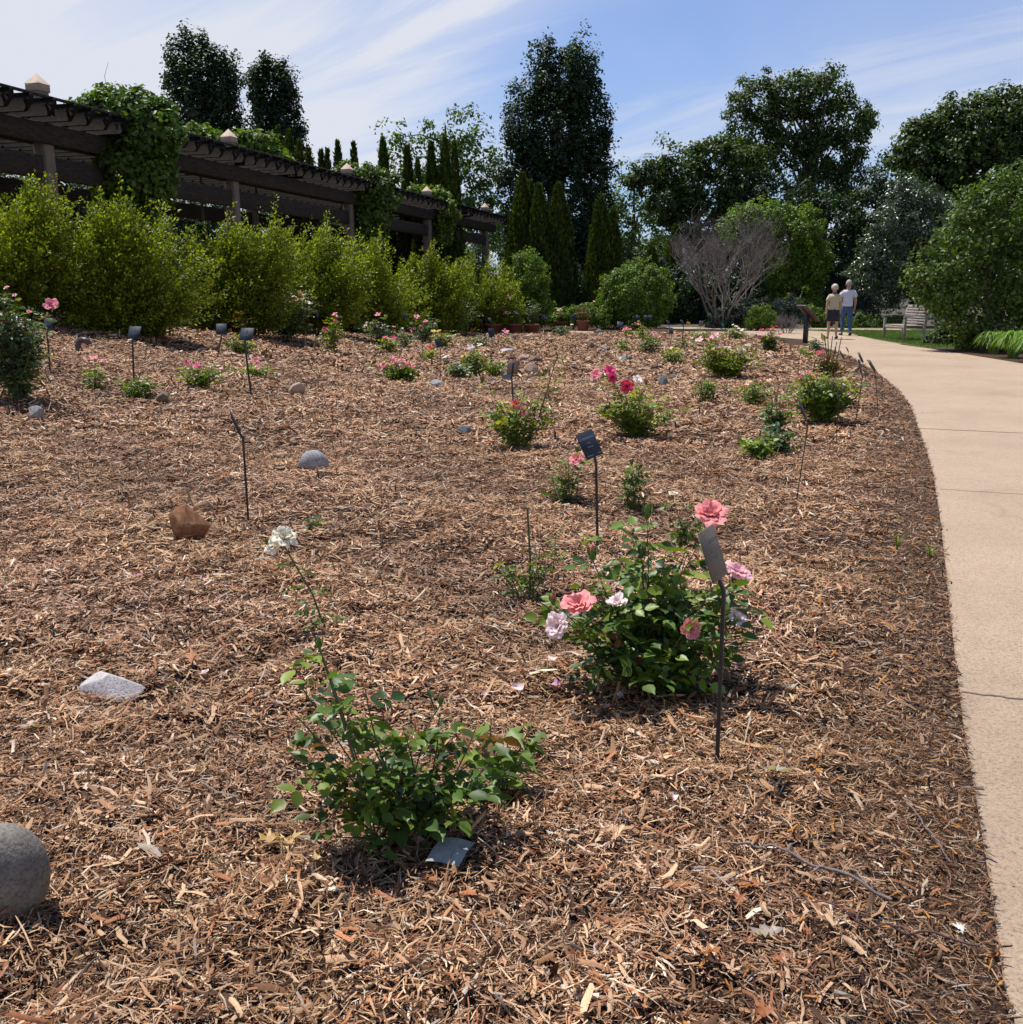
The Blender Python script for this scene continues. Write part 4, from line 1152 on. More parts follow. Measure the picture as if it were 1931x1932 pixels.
rose('slender stem with a ruffled pink bloom in front of the pots', (958, 652), 640, 952, 965, G_MID, [(955, 625, 16, 'pink')], seed=71, canes=2, per=3)
rose('low white rose left of the pots', (905, 652), 634, 885, 925, G_BLUE, [(904, 648, 9, 'white'), (858, 632, 9, 'white')], seed=72, canes=12)
# --- potted plants
def potted(k, label, top, xl, xr, pal, fl, seed, px, canes=22, name='rose_bush'):
    p, R = POTS[k]
    s_ = ppm(p.y); x = CX + F * p.x / p.y
    rose(label, (px, 618), top, xl, xr, pal, fl, seed=seed, base3=p, canes=canes, per=8, name=name, group='potted roses at the back of the bed', leaf=.06)
potted(0, 'potted rose with orange red blooms in the leftmost pot', 575, 905, 955, G_MID, [(929, 573, 11, 'coral'), (943, 571, 11, 'coral'), (945, 585, 9, 'red')], 81, 932)
potted(1, 'potted rose with pale pink and red blooms, second pot', 572, 952, 992, G_YEL, [(964, 560, 12, 'pink'), (975, 590, 12, 'pale'), (955, 591, 12, 'coral')], 82, 973)
potted(2, 'upright dark green potted rose without blooms, third pot', 566, 988, 1022, G_BLUE, [], 83, 1005, 30)
potted(3, 'potted rose with lilac pink blooms, fourth pot', 590, 1042, 1076, G_YEL, [(1057, 584, 11, 'softpink'), (1054, 592, 8, 'mauve'), (1051, 605, 11, 'softpink'), (1049, 611, 9, 'pink')], 84, 1059, 16)
potted(4, 'potted rose with reddish young leaves in the separate pot', 575, 1080, 1124, G_RED, [(1122, 568, 5, 'white')], 85, 1101, 20)
rose('low green rose with a blush bloom before the fourth pot', (1063, 636), 612, 1046, 1078, G_BLUE, [(1080, 612, 7, 'pale')], seed=86, canes=14)
# --- right of the pots
rose('little green rose below the bright silvery label', (1176, 663), 642, 1160, 1192, G_MID, [], seed=90, canes=10)
rose('pink flowering rose right of the bright silvery label', (1186, 634), 624, 1174, 1202, G_MID, [(1180, 621, 12, 'pink'), (1189, 621, 9, 'pink'), (1176, 628, 7, 'softpink')], seed=91, canes=8)
rose('yellow and orange rose near the round shrub', (1213, 640), 615, 1195, 1232, G_YEL, [(1207, 611, 9, 'yellow'), (1206, 606, 7, 'coral')], seed=92, canes=10)
rose('dark stemmed rose with soft pink blooms hanging on its right', (1222, 672), 635, 1206, 1246, G_DARK, [(1242, 647, 13, 'softpink'), (1231, 661, 13, 'softpink'), (1244, 634, 9, 'pink'), (1236, 629, 7, 'pink')], seed=93, canes=16)
rose('small rose with a blush bloom at the foot of the silver label', (1268, 685), 662, 1246, 1285, G_MID, [(1261, 679, 10, 'pale'), (1265, 657, 5, 'cream')], seed=94, canes=12)
rose('distant rose with salmon blooms left of the white rose', (1332, 648), 625, 1296, 1368, G_MID, [(1329, 627, 8, 'coral'), (1342, 628, 9, 'coral'), (1308, 636, 8, 'softpink'), (1298, 608, 6, 'red'), (1362, 644, 8, 'softpink'), (1275, 632, 7, 'coral')], seed=95, canes=20)
rose('white rose in front of the bare grey shrub', (1390, 641), 618, 1370, 1410, G_MID, [(1390, 615, 8, 'white'), (1378, 624, 8, 'white'), (1401, 622, 9, 'white'), (1395, 619, 7, 'white'), (1384, 612, 5, 'white'), (1390, 623, 7, 'pale')], seed=96, canes=14)
rose('broad leafy rose bush with clusters of light pink blooms, tallest blooms on its left', (1368, 716), 656, 1305, 1435, G_YEL,
     [(1320, 640, 19, 'softpink'), (1336, 640, 12, 'pink'), (1349, 634, 20, 'softpink'), (1342, 636, 10, 'coral'), (1356, 654, 11, 'mauve'), (1374, 655, 17, 'softpink'), (1378, 662, 12, 'pale'), (1401, 661, 19, 'pale'), (1346, 657, 9, 'softpink'), (1307, 637, 8, 'softpink'), (1404, 641, 8, 'pink'), (1413, 651, 10, 'pale')],
     seed=97, canes=54, per=10)
rose('compact bush thick with magenta blooms before the grey twiggy shrub', (1455, 666), 630, 1430, 1484, G_DARK,
     [(1437, 623, 12, 'magenta'), (1450, 621, 9, 'magenta'), (1434, 635, 11, 'magenta'), (1443, 635, 12, 'magenta'), (1451, 636, 11, 'magenta'), (1457, 632, 10, 'pink'), (1460, 622, 9, 'magenta'), (1473, 629, 12, 'magenta'), (1475, 655, 10, 'red'), (1466, 616, 8, 'magenta'), (1440, 640, 8, 'magenta')], seed=98, canes=24)
rose('rose with dark glossy leaves below the light pink rose bush', (1327, 764), 716, 1300, 1358, G_DARK, [(1334, 754, 10, 'red'), (1337, 760, 12, 'mauve')], seed=99, canes=16)
rose('airy rose with peach blooms left of the big right hand bush', (1425, 770), 722, 1380, 1468, G_MID, [(1405, 727, 13, 'peach'), (1416, 719, 14, 'peach'), (1412, 723, 12, 'cream'), (1433, 718, 13, 'peach'), (1452, 717, 13, 'peach')], seed=100, canes=22)
rose('upright rose with one small red bloom left of the big right hand bush', (1460, 826), 752, 1428, 1496, G_DARK, [(1447, 760, 12, 'red')], seed=101, canes=16, per=8)
rose('small round rose lowest left of the leaning thin label', (1430, 869), 828, 1404, 1456, G_MID, [], seed=102, canes=14)
rose('small dense rose just behind the leaning thin label', (1472, 852), 802, 1452, 1500, G_BLUE, [(1444, 815, 5, 'red')], seed=103, canes=16)
rose('large rose bush near the path with hot pink blooms left and blush blooms right', (1553, 804), 706, 1482, 1622, G_MID,
     [(1510, 713, 17, 'magenta'), (1532, 711, 16, 'magenta'), (1537, 716, 12, 'magenta'), (1526, 702, 11, 'pink'), (1594, 725, 10, 'pale'), (1590, 731, 9, 'pale'), (1585, 735, 11, 'softpink'), (1582, 747, 11, 'pale'), (1617, 760, 10, 'softpink'), (1505, 752, 8, 'pale'), (1514, 772, 9, 'red'), (1530, 705, 8, 'magenta')],
     seed=104, canes=64, per=10)
def canes_extra(t, p, gs, gl, LP, LD, cane, rng):
    for (x, y) in [(1556, 632), (1563, 640), (1572, 634), (1580, 645), (1589, 636), (1577, 655)]:
        e = at(x, y, p.y) - p; b = Vector((rng.uniform(-.05, .05), 0, 0)); tube(gs, [b, b.lerp(e, .5) + Vector((.02, 0, 0)), e], [.010, .009, .007], 5)
rose('rose with crimson bloom, red young leaves and tall bare canes', (1563, 716), 672, 1540, 1592, G_RED, [(1546, 666, 14, 'hot'), (1552, 663, 12, 'hot'), (1562, 676, 8, 'red')], seed=105, canes=18, extra=canes_extra)
rose('low rose at the post of the slanted information panel', (1538, 660), 640, 1522, 1552, G_BLUE, [(1540, 636, 4, 'white')], seed=106, canes=9)
rose('small low rose left of the crimson rose', (1520, 670), 660, 1508, 1532, G_MID, [], seed=107, canes=6)
rose('hip bearing small rose beside the magenta rose bush', (1290, 662), 630, 1278, 1300, G_DARK, [], seed=108, canes=8)

def weed(px, py, h, w, label, seed):
    rng = np.random.default_rng(seed); p = ground(px, py); p.z = float(bz(p.x, p.y)); s = 1 / ppm(p.y)
    g = Geo(); n = 12
    for k in range(n):
        a = rng.uniform(0, 6.28); L = h * s * rng.uniform(.6, 1.1); out = Vector((math.cos(a), math.sin(a) * .6, 0)) * w * s * .5 * rng.uniform(.3, 1)
        V = []
        for i in range(6):
            u = i / 5; q = out * u * u + Vector((0, 0, L * (u - .35 * u * u)))
            wd = .004 * (1 - u) + .0006; sd = Vector((-out.y, out.x, 0)).normalized() * wd
            V += [tuple(q - sd), tuple(q + sd)]
        g.add(V, [[2 * i, 2 * i + 1, 2 * i + 3, 2 * i + 2] for i in range(5)], vary(rng, None, 1, .2, G_YEL)[0])
    o = g.build('grass_tuft', M['leaf']); o.location = p
    tag(o, label, 'grass tuft', 'weeds growing in the mulch')
weed(1692, 1048, 55, 70, 'sprouting bright weed tuft near the concrete path', 1)
weed(1755, 1058, 50, 70, 'grassy weed leaning onto the path edge', 2)
weed(1268, 880, 25, 30, 'tiny green weed right of the red tipped rose', 3)
weed(1440, 905, 20, 24, 'tiny green weed below the small round rose', 4)
weed(325, 1302, 22, 22, 'tiny seedling right of the pale half buried stone', 5)
weed(1570, 915, 18, 22, 'tiny sprout right of the leaning thin label', 6)

def petals():
    rng = np.random.default_rng(4)
    for i, (px, py, s, c) in enumerate([(978, 1322, .022, 'pale'), (1052, 1310, .022, 'mauve'), (1143, 1345, .02, 'mauve'), (388, 1280, .02, 'whitepink'), (382, 1102, .016, 'pale'), (790, 1602, .022, 'softpink'), (1170, 1330, .014, 'pale'), (915, 1343, .014, 'pale'), (265, 1108, .014, 'mauve'), (1270, 1540, .014, 'pale'), (1040, 1262, .018, 'pale'), (1075, 1290, .016, 'cream')]):
        p = ground(px, py); g = Geo(); V = []
        for a in range(4):
            for b in range(4):
                u, v = a / 3, b / 3 * 2 - 1
                V.append((s * (u - .5) * 2, s * v * (.3 + .9 * u - .4 * u * u), s * (.5 * v * v + .4 * (u - .5) ** 2 * 2)))
        g.add(V, [[a * 4 + b, (a + 1) * 4 + b, (a + 1) * 4 + b + 1, a * 4 + b + 1] for a in range(3) for b in range(3)], FC[c])
        o = g.build('fallen_petal', M['petal'], smooth=True); o.location = (p.x, p.y, float(bz(p.x, p.y)) + .028); o.rotation_euler = (rng.uniform(-.5, .5), rng.uniform(-.5, .5), rng.uniform(0, 6))
        where = ['left of the big rose bush, curled', 'at the left foot of the big rose bush', 'below the front of the big rose bush', 'right of the pale half buried stone', 'in open mulch left of the white bloom', 'under the foreground rose', 'just below the big rose bush', 'above the foreground rose',
                 'far left in open mulch', 'between label stake and foreground rose', 'against the left side of the big rose bush', 'under the left leaves of the big rose bush'][i]
        tag(o, f'fallen pink or white petal {where}', 'petal', 'fallen rose petals')
petals()

# ================================================================== PERGOLA
def rot_z(d):
    d = Vector((d.x, d.y, 0)).normalized(); n = Vector((-d.y, d.x, 0))
    return Matrix((d, n, Vector((0, 0, 1)))).transposed()
PG_Y = [20.4, 27.2, 34.3, 41.8, 49.8]
PG_PX = [85, 435, 655, 805, 915]
PG = [Vector((at(px, 300, y).x, y, 0)) for px, y in zip(PG_PX, PG_Y)]
PD = (PG[-1] - PG[0]).normalized(); PN = Vector((-PD.y, PD.x, 0))       # PN points to the back row (left)
PR = rot_z(PD)
ZT = 4.94
def bm_beam(g, a, b, w, h, z, bev=.012):
    R = rot_z(b - a); m = (a + b) / 2; box(g, (m.x, m.y, z), ((b - a).length, w, h), R, bev=bev)
def pergola():
    t = thing('pergola', 'long weathered timber pergola behind the hedge with pale capped posts', 'pergola', (PG[0].x, PG[0].y, float(tz(PG[0].x, PG[0].y))))
    base = t.location.copy()
    def build(g, nm, m): 
        o = g.build(nm, m, t); o.location = -base; return o
    wid = 3.6
    a0, a1 = PG[0] - PD * 7.0, PG[-1] + PD * 1.3
    P0 = [PG[0] - PD * 6.0] + PG
    for i, p in enumerate(P0):
        for s in (0, 1):
            q = p + PN * wid * s
            zb = float(tz(q.x, q.y)) - .1
            g = Geo(); box(g, (q.x, q.y, (zb + ZT + .25) / 2), (.28, .28, ZT + .25 - zb), PR, bev=.015)
            build(g, 'post', M['pale_timber'])
            g = Geo(); w = .17; zc = ZT + .25
            box(g, (q.x, q.y, zc + .06), (.32, .32, .15), PR, bev=.01)
            V = [tuple(Vector((q.x, q.y, zc + .12)) + PR @ Vector((sx * w, sy * w, 0))) for sx, sy in ((-1, -1), (1, -1), (1, 1), (-1, 1))] + [(q.x, q.y, zc + .33)]
            g.add(V, [[0, 1, 4], [1, 2, 4], [2, 3, 4], [3, 0, 4]])
            build(g, 'post_cap', M['capm'])
    for s in (0, 1):
        for side in (-1, 1):
            off = PN * (wid * s + side * .155)
            g = Geo(); bm_beam(g, a0 + off, a1 + off, .10, .38, ZT - .54); build(g, 'beam', M['timber'])
        off = PN * wid * s
        for i in range(len(P0) - 1):          # lower cross tie between the posts
            g = Geo(); bm_beam(g, P0[i] + off + PD * .15, P0[i + 1] + off - PD * .15, .18, .42, ZT - 1.16); build(g, 'lower_beam', M['timber'])
    rng = random.Random(4)
    n = int((a1 - a0).length / .55)
    for k in range(n):
        c = a0 + PD * (.3 + k * .55)
        l0, l1 = -PN * (.85 + rng.uniform(-.06, .06)), PN * (wid + .85)
        g = Geo(); w, h, z = .10, .31, ZT - .18 + rng.uniform(-.008, .008)
        A, B = c + l0, c + l1; dR = rot_z(B - A); L = (B - A).length
        prof = [(0, h / 2), (0, h * .12), (.16, -h / 2), (L - .16, -h / 2), (L, h * .12), (L, h / 2)]
        V = []
        for sy in (-w / 2, w / 2):
            for u, v in prof: V.append(tuple(Vector((A.x, A.y, z)) + dR @ Vector((u, sy, v))))
        g.add(V, [[i, (i + 1) % 6, (i + 1) % 6 + 6, i + 6] for i in range(6)] + [[0, 1, 4, 5], [1, 2, 3, 4], [6, 11, 10, 7], [7, 10, 9, 8]])
        build(g, 'rafter', M['rafter_timber'])
    for k in range(6):
        off = PN * (-.62 + k * (wid + 1.2) / 5)
        g = Geo(); bm_beam(g, a0 + off, a1 + off, .06, .05, ZT - .002 + .03, .006); build(g, 'purlin', M['timber'])
pergola()

# ================================================================== FOLIAGE GENERATORS
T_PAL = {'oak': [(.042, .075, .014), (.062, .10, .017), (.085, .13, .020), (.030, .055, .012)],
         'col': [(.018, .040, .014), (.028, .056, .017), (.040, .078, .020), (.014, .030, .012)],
         'light': [(.10, .15, .018), (.11, .18, .026), (.06, .11, .02), (.05, .09, .02)],
         'bright': [(.10, .17, .018), (.14, .22, .022), (.07, .125, .018), (.17, .24, .03)],
         'silver': [(.055, .085, .038), (.085, .12, .06), (.04, .065, .03), (.12, .16, .09)],
         'arb': [(.035, .062, .008), (.060, .092, .010), (.10, .13, .012), (.022, .040, .007)],
         'spruce': [(.04, .06, .05), (.07, .10, .09), (.03, .045, .035)],
         'vine': [(.10, .17, .020), (.14, .22, .026), (.065, .12, .018), (.045, .085, .014)],
         'hedge': [(.17, .215, .012), (.24, .28, .014), (.105, .15, .010), (.28, .30, .018), (.055, .09, .008)]}
def ell(blobs, Y):
    """photo-measured lumps of a crown -> ellipsoids in the world"""
    out = []
    for b in blobs:
        px, py, rx, ry = b[:4]; dy = b[4] if len(b) > 4 else 0
        c = at(px, py, Y + dy); s = 1 / ppm(Y + dy)
        out.append((np.array(c), np.array([rx * s, max(min(rx, ry) * s * .9, .3), ry * s])))
    return out
def crown(g, E, rng, pal, leafsz, clump, nl, dens=1.0, shell=.55, upr=0.0, gap=0.0, elong=1.0, loose=1.0):
    pal = T_PAL[pal]; cent = []
    for c, r in E:
        area = 4 * math.pi * ((r[0] * r[2]) + (r[0] * r[1]) + (r[1] * r[2])) / 3
        n = max(6, int(area / (clump * clump) * 1.7 * dens))
        d = unit(rng.normal(size=(n, 3)))
        rr = shell + (1 - shell) * rng.random(n) ** .6
        p = c + d * r * rr[:, None]
        p += rng.normal(0, clump * .25, (n, 3))
        # drop clumps buried in other lumps
        keep = np.ones(n, bool)
        for c2, r2 in E:
            if c2 is c: continue
            q = np.linalg.norm((p - c2) / r2, axis=1)
            keep &= q > .55
        if gap: keep &= rng.random(n) > gap
        cent.append(np.concatenate([p[keep], d[keep]], 1))
    A = np.concatenate(cent); P0, D0 = A[:, :3], A[:, 3:]
    m = len(P0)
    cs = clump * rng.uniform(.55, 1.15, m); tone = rng.uniform(.75, 1.22, m)
    idx = np.repeat(np.arange(m), nl); n = len(idx)
    off = unit(rng.normal(size=(n, 3))) * (rng.random(n) ** .45)[:, None] * cs[idx][:, None] * .62 * loose
    off[:, 2] *= elong * .8
    P = P0[idx] + off
    P[:, 2] = np.maximum(P[:, 2], .08)
    nn = unit(D0[idx] * .5 + unit(off) * .6 + np.array([0, 0, .55]) + rng.normal(0, .5, (n, 3)))
    U = unit(np.cross(nn, rng.normal(size=(n, 3))) + np.array([0, 0, upr - .25]))
    c = vary(rng, None, n, .18, pal) * tone[idx][:, None]
    L = leafsz * rng.uniform(.6, 1.3, n)
    leaves(g, P, U, nn, L, L * .62, np.clip(c, .004, .6), T_FAR)
    return P0
def limbs(g, base, top, r0, targets, rng, n=14):
    pts = [base, base.lerp(top, .35) + Vector((rng.normal(0, .1), rng.normal(0, .1), 0)), base.lerp(top, .7) + Vector((rng.normal(0, .15), 0, 0)), top]
    tube(g, pts, [r0, r0 * .75, r0 * .5, r0 * .18], 9)
    if len(targets) == 0: return
    for k in range(n):
        e = Vector(targets[int(rng.integers(0, len(targets)))])
        u = rng.uniform(.25, .9); i = min(int(u * 3), 2); s = pts[i].lerp(pts[i + 1], u * 3 - i)
        if (e - s).length < .3: continue
        if e.z < s.z: s = pts[0].lerp(pts[1], .8)
        m = s.lerp(e, .5) + Vector((rng.normal(0, .12), rng.normal(0, .12), .12 * (e - s).length))
        tube(g, [s, s.lerp(m, .5), m, e], [r0 * .32, r0 * .26, r0 * .16, r0 * .05], 5, cap=False)
TREE_GROUP = 'trees around the rose garden'
def tree(name, label, basepx, Y, blobs, pal, leafsz=.16, clump=.8, nl=48, dens=1.0, seed=1, r0=.18, cat='tree', mat='tree_leaf', top=None, nlimb=16, group=TREE_GROUP, **kw):
    rng = np.random.default_rng(seed + 900)
    b = at(basepx, 600, Y); b.z = float(tz(b.x, Y)) - .1
    t = thing(name, label, cat, b, group)
    E = ell(blobs, Y)
    E = [(c - np.array(b), r) for c, r in E]
    g = Geo(); tg = crown(g, E, rng, pal, leafsz, clump, nl, dens, **kw)
    # leaves stay above the ground
    g.build('crown', M[mat], t)
    gt = Geo(); zt = max(c[2] for c, r in E)
    cx = sum(c[0] for c, r in E) / len(E)
    limbs(gt, Vector((0, 0, 0)), Vector((cx * .8, 0, zt)), r0, tg, rng, nlimb)
    gt.build('trunk', M['bark'], t, smooth=True)
    return t

# columnar oaks
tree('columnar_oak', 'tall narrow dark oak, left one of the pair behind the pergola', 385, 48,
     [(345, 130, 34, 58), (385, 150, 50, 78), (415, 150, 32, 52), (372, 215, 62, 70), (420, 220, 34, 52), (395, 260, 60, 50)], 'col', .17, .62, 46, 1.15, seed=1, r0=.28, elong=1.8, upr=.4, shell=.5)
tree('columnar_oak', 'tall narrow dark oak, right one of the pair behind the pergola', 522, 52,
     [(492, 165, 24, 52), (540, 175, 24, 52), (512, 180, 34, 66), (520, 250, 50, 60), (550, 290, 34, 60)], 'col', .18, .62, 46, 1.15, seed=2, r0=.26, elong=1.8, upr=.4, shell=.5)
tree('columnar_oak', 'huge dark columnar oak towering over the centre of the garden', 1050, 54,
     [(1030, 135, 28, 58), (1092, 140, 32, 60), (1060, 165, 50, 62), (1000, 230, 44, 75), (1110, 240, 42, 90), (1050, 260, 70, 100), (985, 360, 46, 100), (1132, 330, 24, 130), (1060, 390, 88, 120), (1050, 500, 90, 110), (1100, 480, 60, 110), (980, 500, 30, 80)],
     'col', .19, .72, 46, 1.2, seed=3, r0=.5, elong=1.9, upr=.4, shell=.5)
# loose light green trees in the middle
tree('maple_tree', 'light green open crowned tree behind the middle of the pergola', 860, 62,
     [(850, 250, 44, 30), (890, 235, 30, 20), (830, 285, 50, 34), (890, 290, 52, 36), (748, 262, 30, 26), (745, 300, 26, 26), (930, 330, 36, 50), (860, 350, 66, 56), (780, 350, 50, 40), (900, 420, 60, 60), (800, 420, 70, 60)], 'light', .26, .95, 26, .8, seed=4, r0=.25, gap=.15, shell=.5, loose=1.15)
tree('maple_tree', 'light green tree glimpsed between the huge columnar oak and the right hand trees', 1195, 64,
     [(1170, 370, 34, 36), (1200, 400, 50, 44), (1160, 430, 40, 40), (1230, 440, 46, 50), (1190, 500, 60, 50), (1160, 335, 14, 26), (1250, 380, 30, 50)], 'light', .24, .95, 26, .75, seed=5, r0=.2, gap=.18, shell=.45, loose=1.15)
tree('broadleaf_tree', 'rounded mid green tree left of the tallest right hand oak', 1325, 55,
     [(1290, 305, 56, 36), (1350, 295, 60, 36), (1400, 310, 50, 40), (1230, 330, 40, 26), (1205, 340, 24, 16), (1260, 370, 40, 46), (1340, 360, 70, 46), (1410, 380, 50, 50), (1300, 420, 40, 40), (1390, 440, 60, 50)], 'oak', .2, .8, 46, 1.4, seed=6, r0=.25, gap=.06, shell=.5)
tree('oak_tree', 'tall broad oak with sky showing through its crown, right of centre', 1520, 58,
     [(1430, 190, 56, 44), (1490, 175, 60, 40), (1560, 180, 60, 44), (1600, 230, 46, 50), (1420, 250, 48, 44), (1500, 240, 60, 40), (1590, 290, 54, 44), (1450, 300, 50, 30), (1610, 340, 44, 50), (1530, 300, 40, 34), (1540, 360, 60, 50)],
     'oak', .2, .8, 44, 1.2, seed=7, r0=.3, gap=.14, shell=.45, nlimb=34, loose=1.1)
tree('oak_tree', 'deep dark tree mass below the tall oak, behind the walking couple', 1540, 54,
     [(1470, 380, 70, 50), (1560, 420, 80, 60), (1640, 400, 50, 60), (1500, 470, 80, 60), (1600, 500, 70, 60), (1672, 350, 22, 70), (1670, 440, 40, 60), (1450, 520, 70, 60), (1560, 560, 70, 50)], 'col', .2, .85, 40, 1.1, seed=8, r0=.28)
tree('broadleaf_tree', 'very large dark tree filling the upper right corner', 1880, 46,
     [(1860, 245, 60, 56), (1930, 230, 70, 60), (1800, 290, 60, 60), (2000, 280, 90, 90), (1880, 330, 80, 70), (1765, 260, 26, 50), (1728, 262, 22, 50), (1745, 300, 40, 60), (1790, 235, 40, 40), (1760, 340, 56, 70), (1720, 320, 30, 50), (1830, 420, 80, 80), (1960, 400, 100, 90)],
     'oak', .19, .7, 50, 1.5, seed=9, r0=.35, gap=.04)
tree('willow_oak', 'grey green glossy leaved tree to the right of the walking couple', 1740, 42,
     [(1700, 420, 54, 60), (1760, 430, 56, 70), (1690, 490, 60, 50), (1650, 520, 44, 36), (1750, 520, 60, 50), (1800, 470, 40, 60), (1690, 545, 44, 30), (1660, 470, 30, 40), (1720, 370, 40, 40), (1760, 560, 50, 36)], 'silver', .12, .55, 46, 1.15, seed=10, mat='silver_leaf', r0=.16)
tree('lilac_shrub', 'big yellow green shrub at the right edge beyond the path', 1860, 24,
     [(1880, 420, 70, 80), (1830, 460, 70, 70), (1790, 520, 60, 60), (1930, 400, 80, 90), (1772, 530, 42, 40), (1850, 560, 80, 60), (1950, 520, 90, 90), (1838, 600, 50, 40), (1905, 610, 76, 40), (1738, 535, 32, 28), (1800, 560, 40, 40), (1905, 350, 40, 40), (1850, 385, 40, 36)],
     'light', .105, .42, 44, .75, seed=11, loose=1.35, gap=.10, r0=.07, cat='shrub', group='shrubs around the rose garden')
tree('broadleaf_tree', 'green bushy tree standing right behind the bare grey shrub', 1500, 47,
     [(1440, 420, 60, 40), (1500, 440, 50, 50), (1530, 490, 40, 50), (1470, 500, 60, 50), (1500, 560, 60, 50), (1400, 430, 40, 40)], 'bright', .13, .5, 46, 1.05, seed=12, r0=.12)
# round shrubs
def shrub(label, basepx, Y, blobs, pal, seed, leafsz=.07, clump=.28, nl=50, mat='tree_leaf', name='shrub', **kw):
    return tree(name, label, basepx, Y, blobs, pal, leafsz, clump, nl, seed=seed, r0=.04, cat='shrub', mat=mat, group='shrubs around the rose garden', nlimb=10, **kw)
shrub('round bright green shrub at the back centre of the bed', 1203, 37, [(1200, 555, 58, 50), (1170, 575, 40, 40), (1235, 570, 40, 42), (1205, 520, 40, 30), (1165, 540, 30, 30), (1240, 535, 26, 30), (1200, 590, 70, 26)], 'bright', 13, .09, .34, 44)
shrub('yellow green spreading shrub at the end of the hedge', 1005, 34.5, [(1000, 530, 34, 46), (1015, 570, 26, 40), (1000, 500, 28, 24), (985, 580, 34, 30)], 'bright', 14, .085, .3, 44, upr=.8)
shrub('small feathery lime green shrub left of the grey twiggy one', 1440, 35.5, [(1437, 600, 24, 24), (1425, 608, 14, 16), (1450, 605, 14, 18)], 'bright', 15, .06, .2, 46, upr=1.0)
shrub('low dark juniper behind the lime green shrub', 1400, 38, [(1390, 600, 40, 24), (1420, 590, 40, 26), (1480, 590, 40, 30), (1360, 606, 30, 18)], 'spruce', 16, .08, .3, 44, mat='conifer')
shrub('blue green spruce in shade behind the walking couple', 1635, 46, [(1635, 590, 30, 40), (1630, 550, 22, 36), (1632, 520, 12, 30)], 'spruce', 17, .1, .34, 50, mat='conifer')
shrub('low sunlit green plants between the panel post and the woman', 1550, 40, [(1548, 610, 22, 16), (1565, 600, 16, 16), (1530, 590, 20, 14), (1600, 612, 14, 14)], 'bright', 18, .08, .26, 40)
shrub('low shady ground shrubs left of the wooden bench', 1650, 41, [(1640, 610, 26, 14), (1665, 612, 20, 12), (1690, 606, 26, 16), (1620, 604, 16, 14)], 'light', 19, .08, .26, 40)
shrub('dark green low shrub at the lawn corner right of the bench', 1780, 26.5, [(1785, 636, 28, 20), (1765, 642, 18, 14), (1800, 632, 20, 18)], 'oak', 20, .07, .2, 46)
shrub('fresh green small shrub between the dark one and the daylilies', 1822, 24.5, [(1822, 646, 20, 15), (1838, 638, 16, 16)], 'light', 21, .06, .18, 44)
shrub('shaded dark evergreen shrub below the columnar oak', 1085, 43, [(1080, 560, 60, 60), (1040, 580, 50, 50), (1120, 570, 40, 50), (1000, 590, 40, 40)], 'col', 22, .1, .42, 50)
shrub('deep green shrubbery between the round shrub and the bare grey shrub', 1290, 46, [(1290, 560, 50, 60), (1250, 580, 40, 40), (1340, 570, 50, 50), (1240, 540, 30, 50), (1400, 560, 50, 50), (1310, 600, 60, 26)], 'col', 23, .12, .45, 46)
shrub('mid green filler tree under the light tree, right of the arborvitae', 1215, 50, [(1200, 520, 44, 50), (1240, 500, 36, 46), (1170, 500, 20, 40)], 'oak', 24, .12, .45, 40, gap=.1)
shrub('low green perennials behind the last terracotta pot', 1085, 36.5, [(1075, 596, 26, 18), (1110, 594, 26, 18), (1135, 600, 20, 14), (1050, 600, 14, 12)], 'bright', 25, .08, .24, 36)

# arborvitae
def arborvitae(label, px, top, bot, w, Y, seed, nlf=9000):
    rng = np.random.default_rng(seed + 60)
    b = at(px, 600, Y); b.z = float(tz(b.x, Y))
    zt = at(px, top, Y).z - b.z; zb = max(.05, at(px, bot, Y).z - b.z) * .15; R = w / ppm(Y) / 2 * 1.12
    t = thing('arborvitae', label, 'arborvitae', b, 'arborvitae behind the rose bed')
    g = Geo(); n = nlf
    u = 1 - np.sqrt(rng.random(n)) * .999
    u = np.where(rng.random(n) < .5, u, rng.random(n))
    az = rng.random(n) * 6.283
    lump = 1 + .13 * np.sin(az * 3 + seed + u * 5) + .10 * np.sin(az * 7 + u * 23 + seed) + .06 * np.sin(u * 60 + az * 11)
    prof = (1 - u ** 2.1) ** .85 * (.72 + .28 * np.minimum(1, u * 5 + .3))
    r = R * prof * lump * (1 - .35 * rng.random(n) ** 2.2)
    z = zb + u * (zt - zb) 
    P = np.stack([r * np.cos(az), r * np.sin(az), z], 1)
    U = np.stack([np.cos(az) * .35, np.sin(az) * .35, np.ones(n)], 1) + rng.normal(0, .25, (n, 3))
    nn = np.stack([np.cos(az), np.sin(az), np.full(n, .2)], 1) + rng.normal(0, .6, (n, 3))
    L = rng.uniform(.12, .26, n) * (Y / 45)
    leaves(g, P, U, nn, L, L * .34, vary(rng, None, n, .2, T_PAL['arb']) * (.8 + .4 * (np.sin(az * 4 + u * 9) > 0)[:, None]), T_FAR)
    g.build('foliage', M['conifer'], t)
    g = Geo(); tube(g, [(0, 0, -.1), (0, 0, zt * .5), (0, 0, zt * .93)], [.09, .06, .01], 6); g.build('trunk', M['bark'], t)
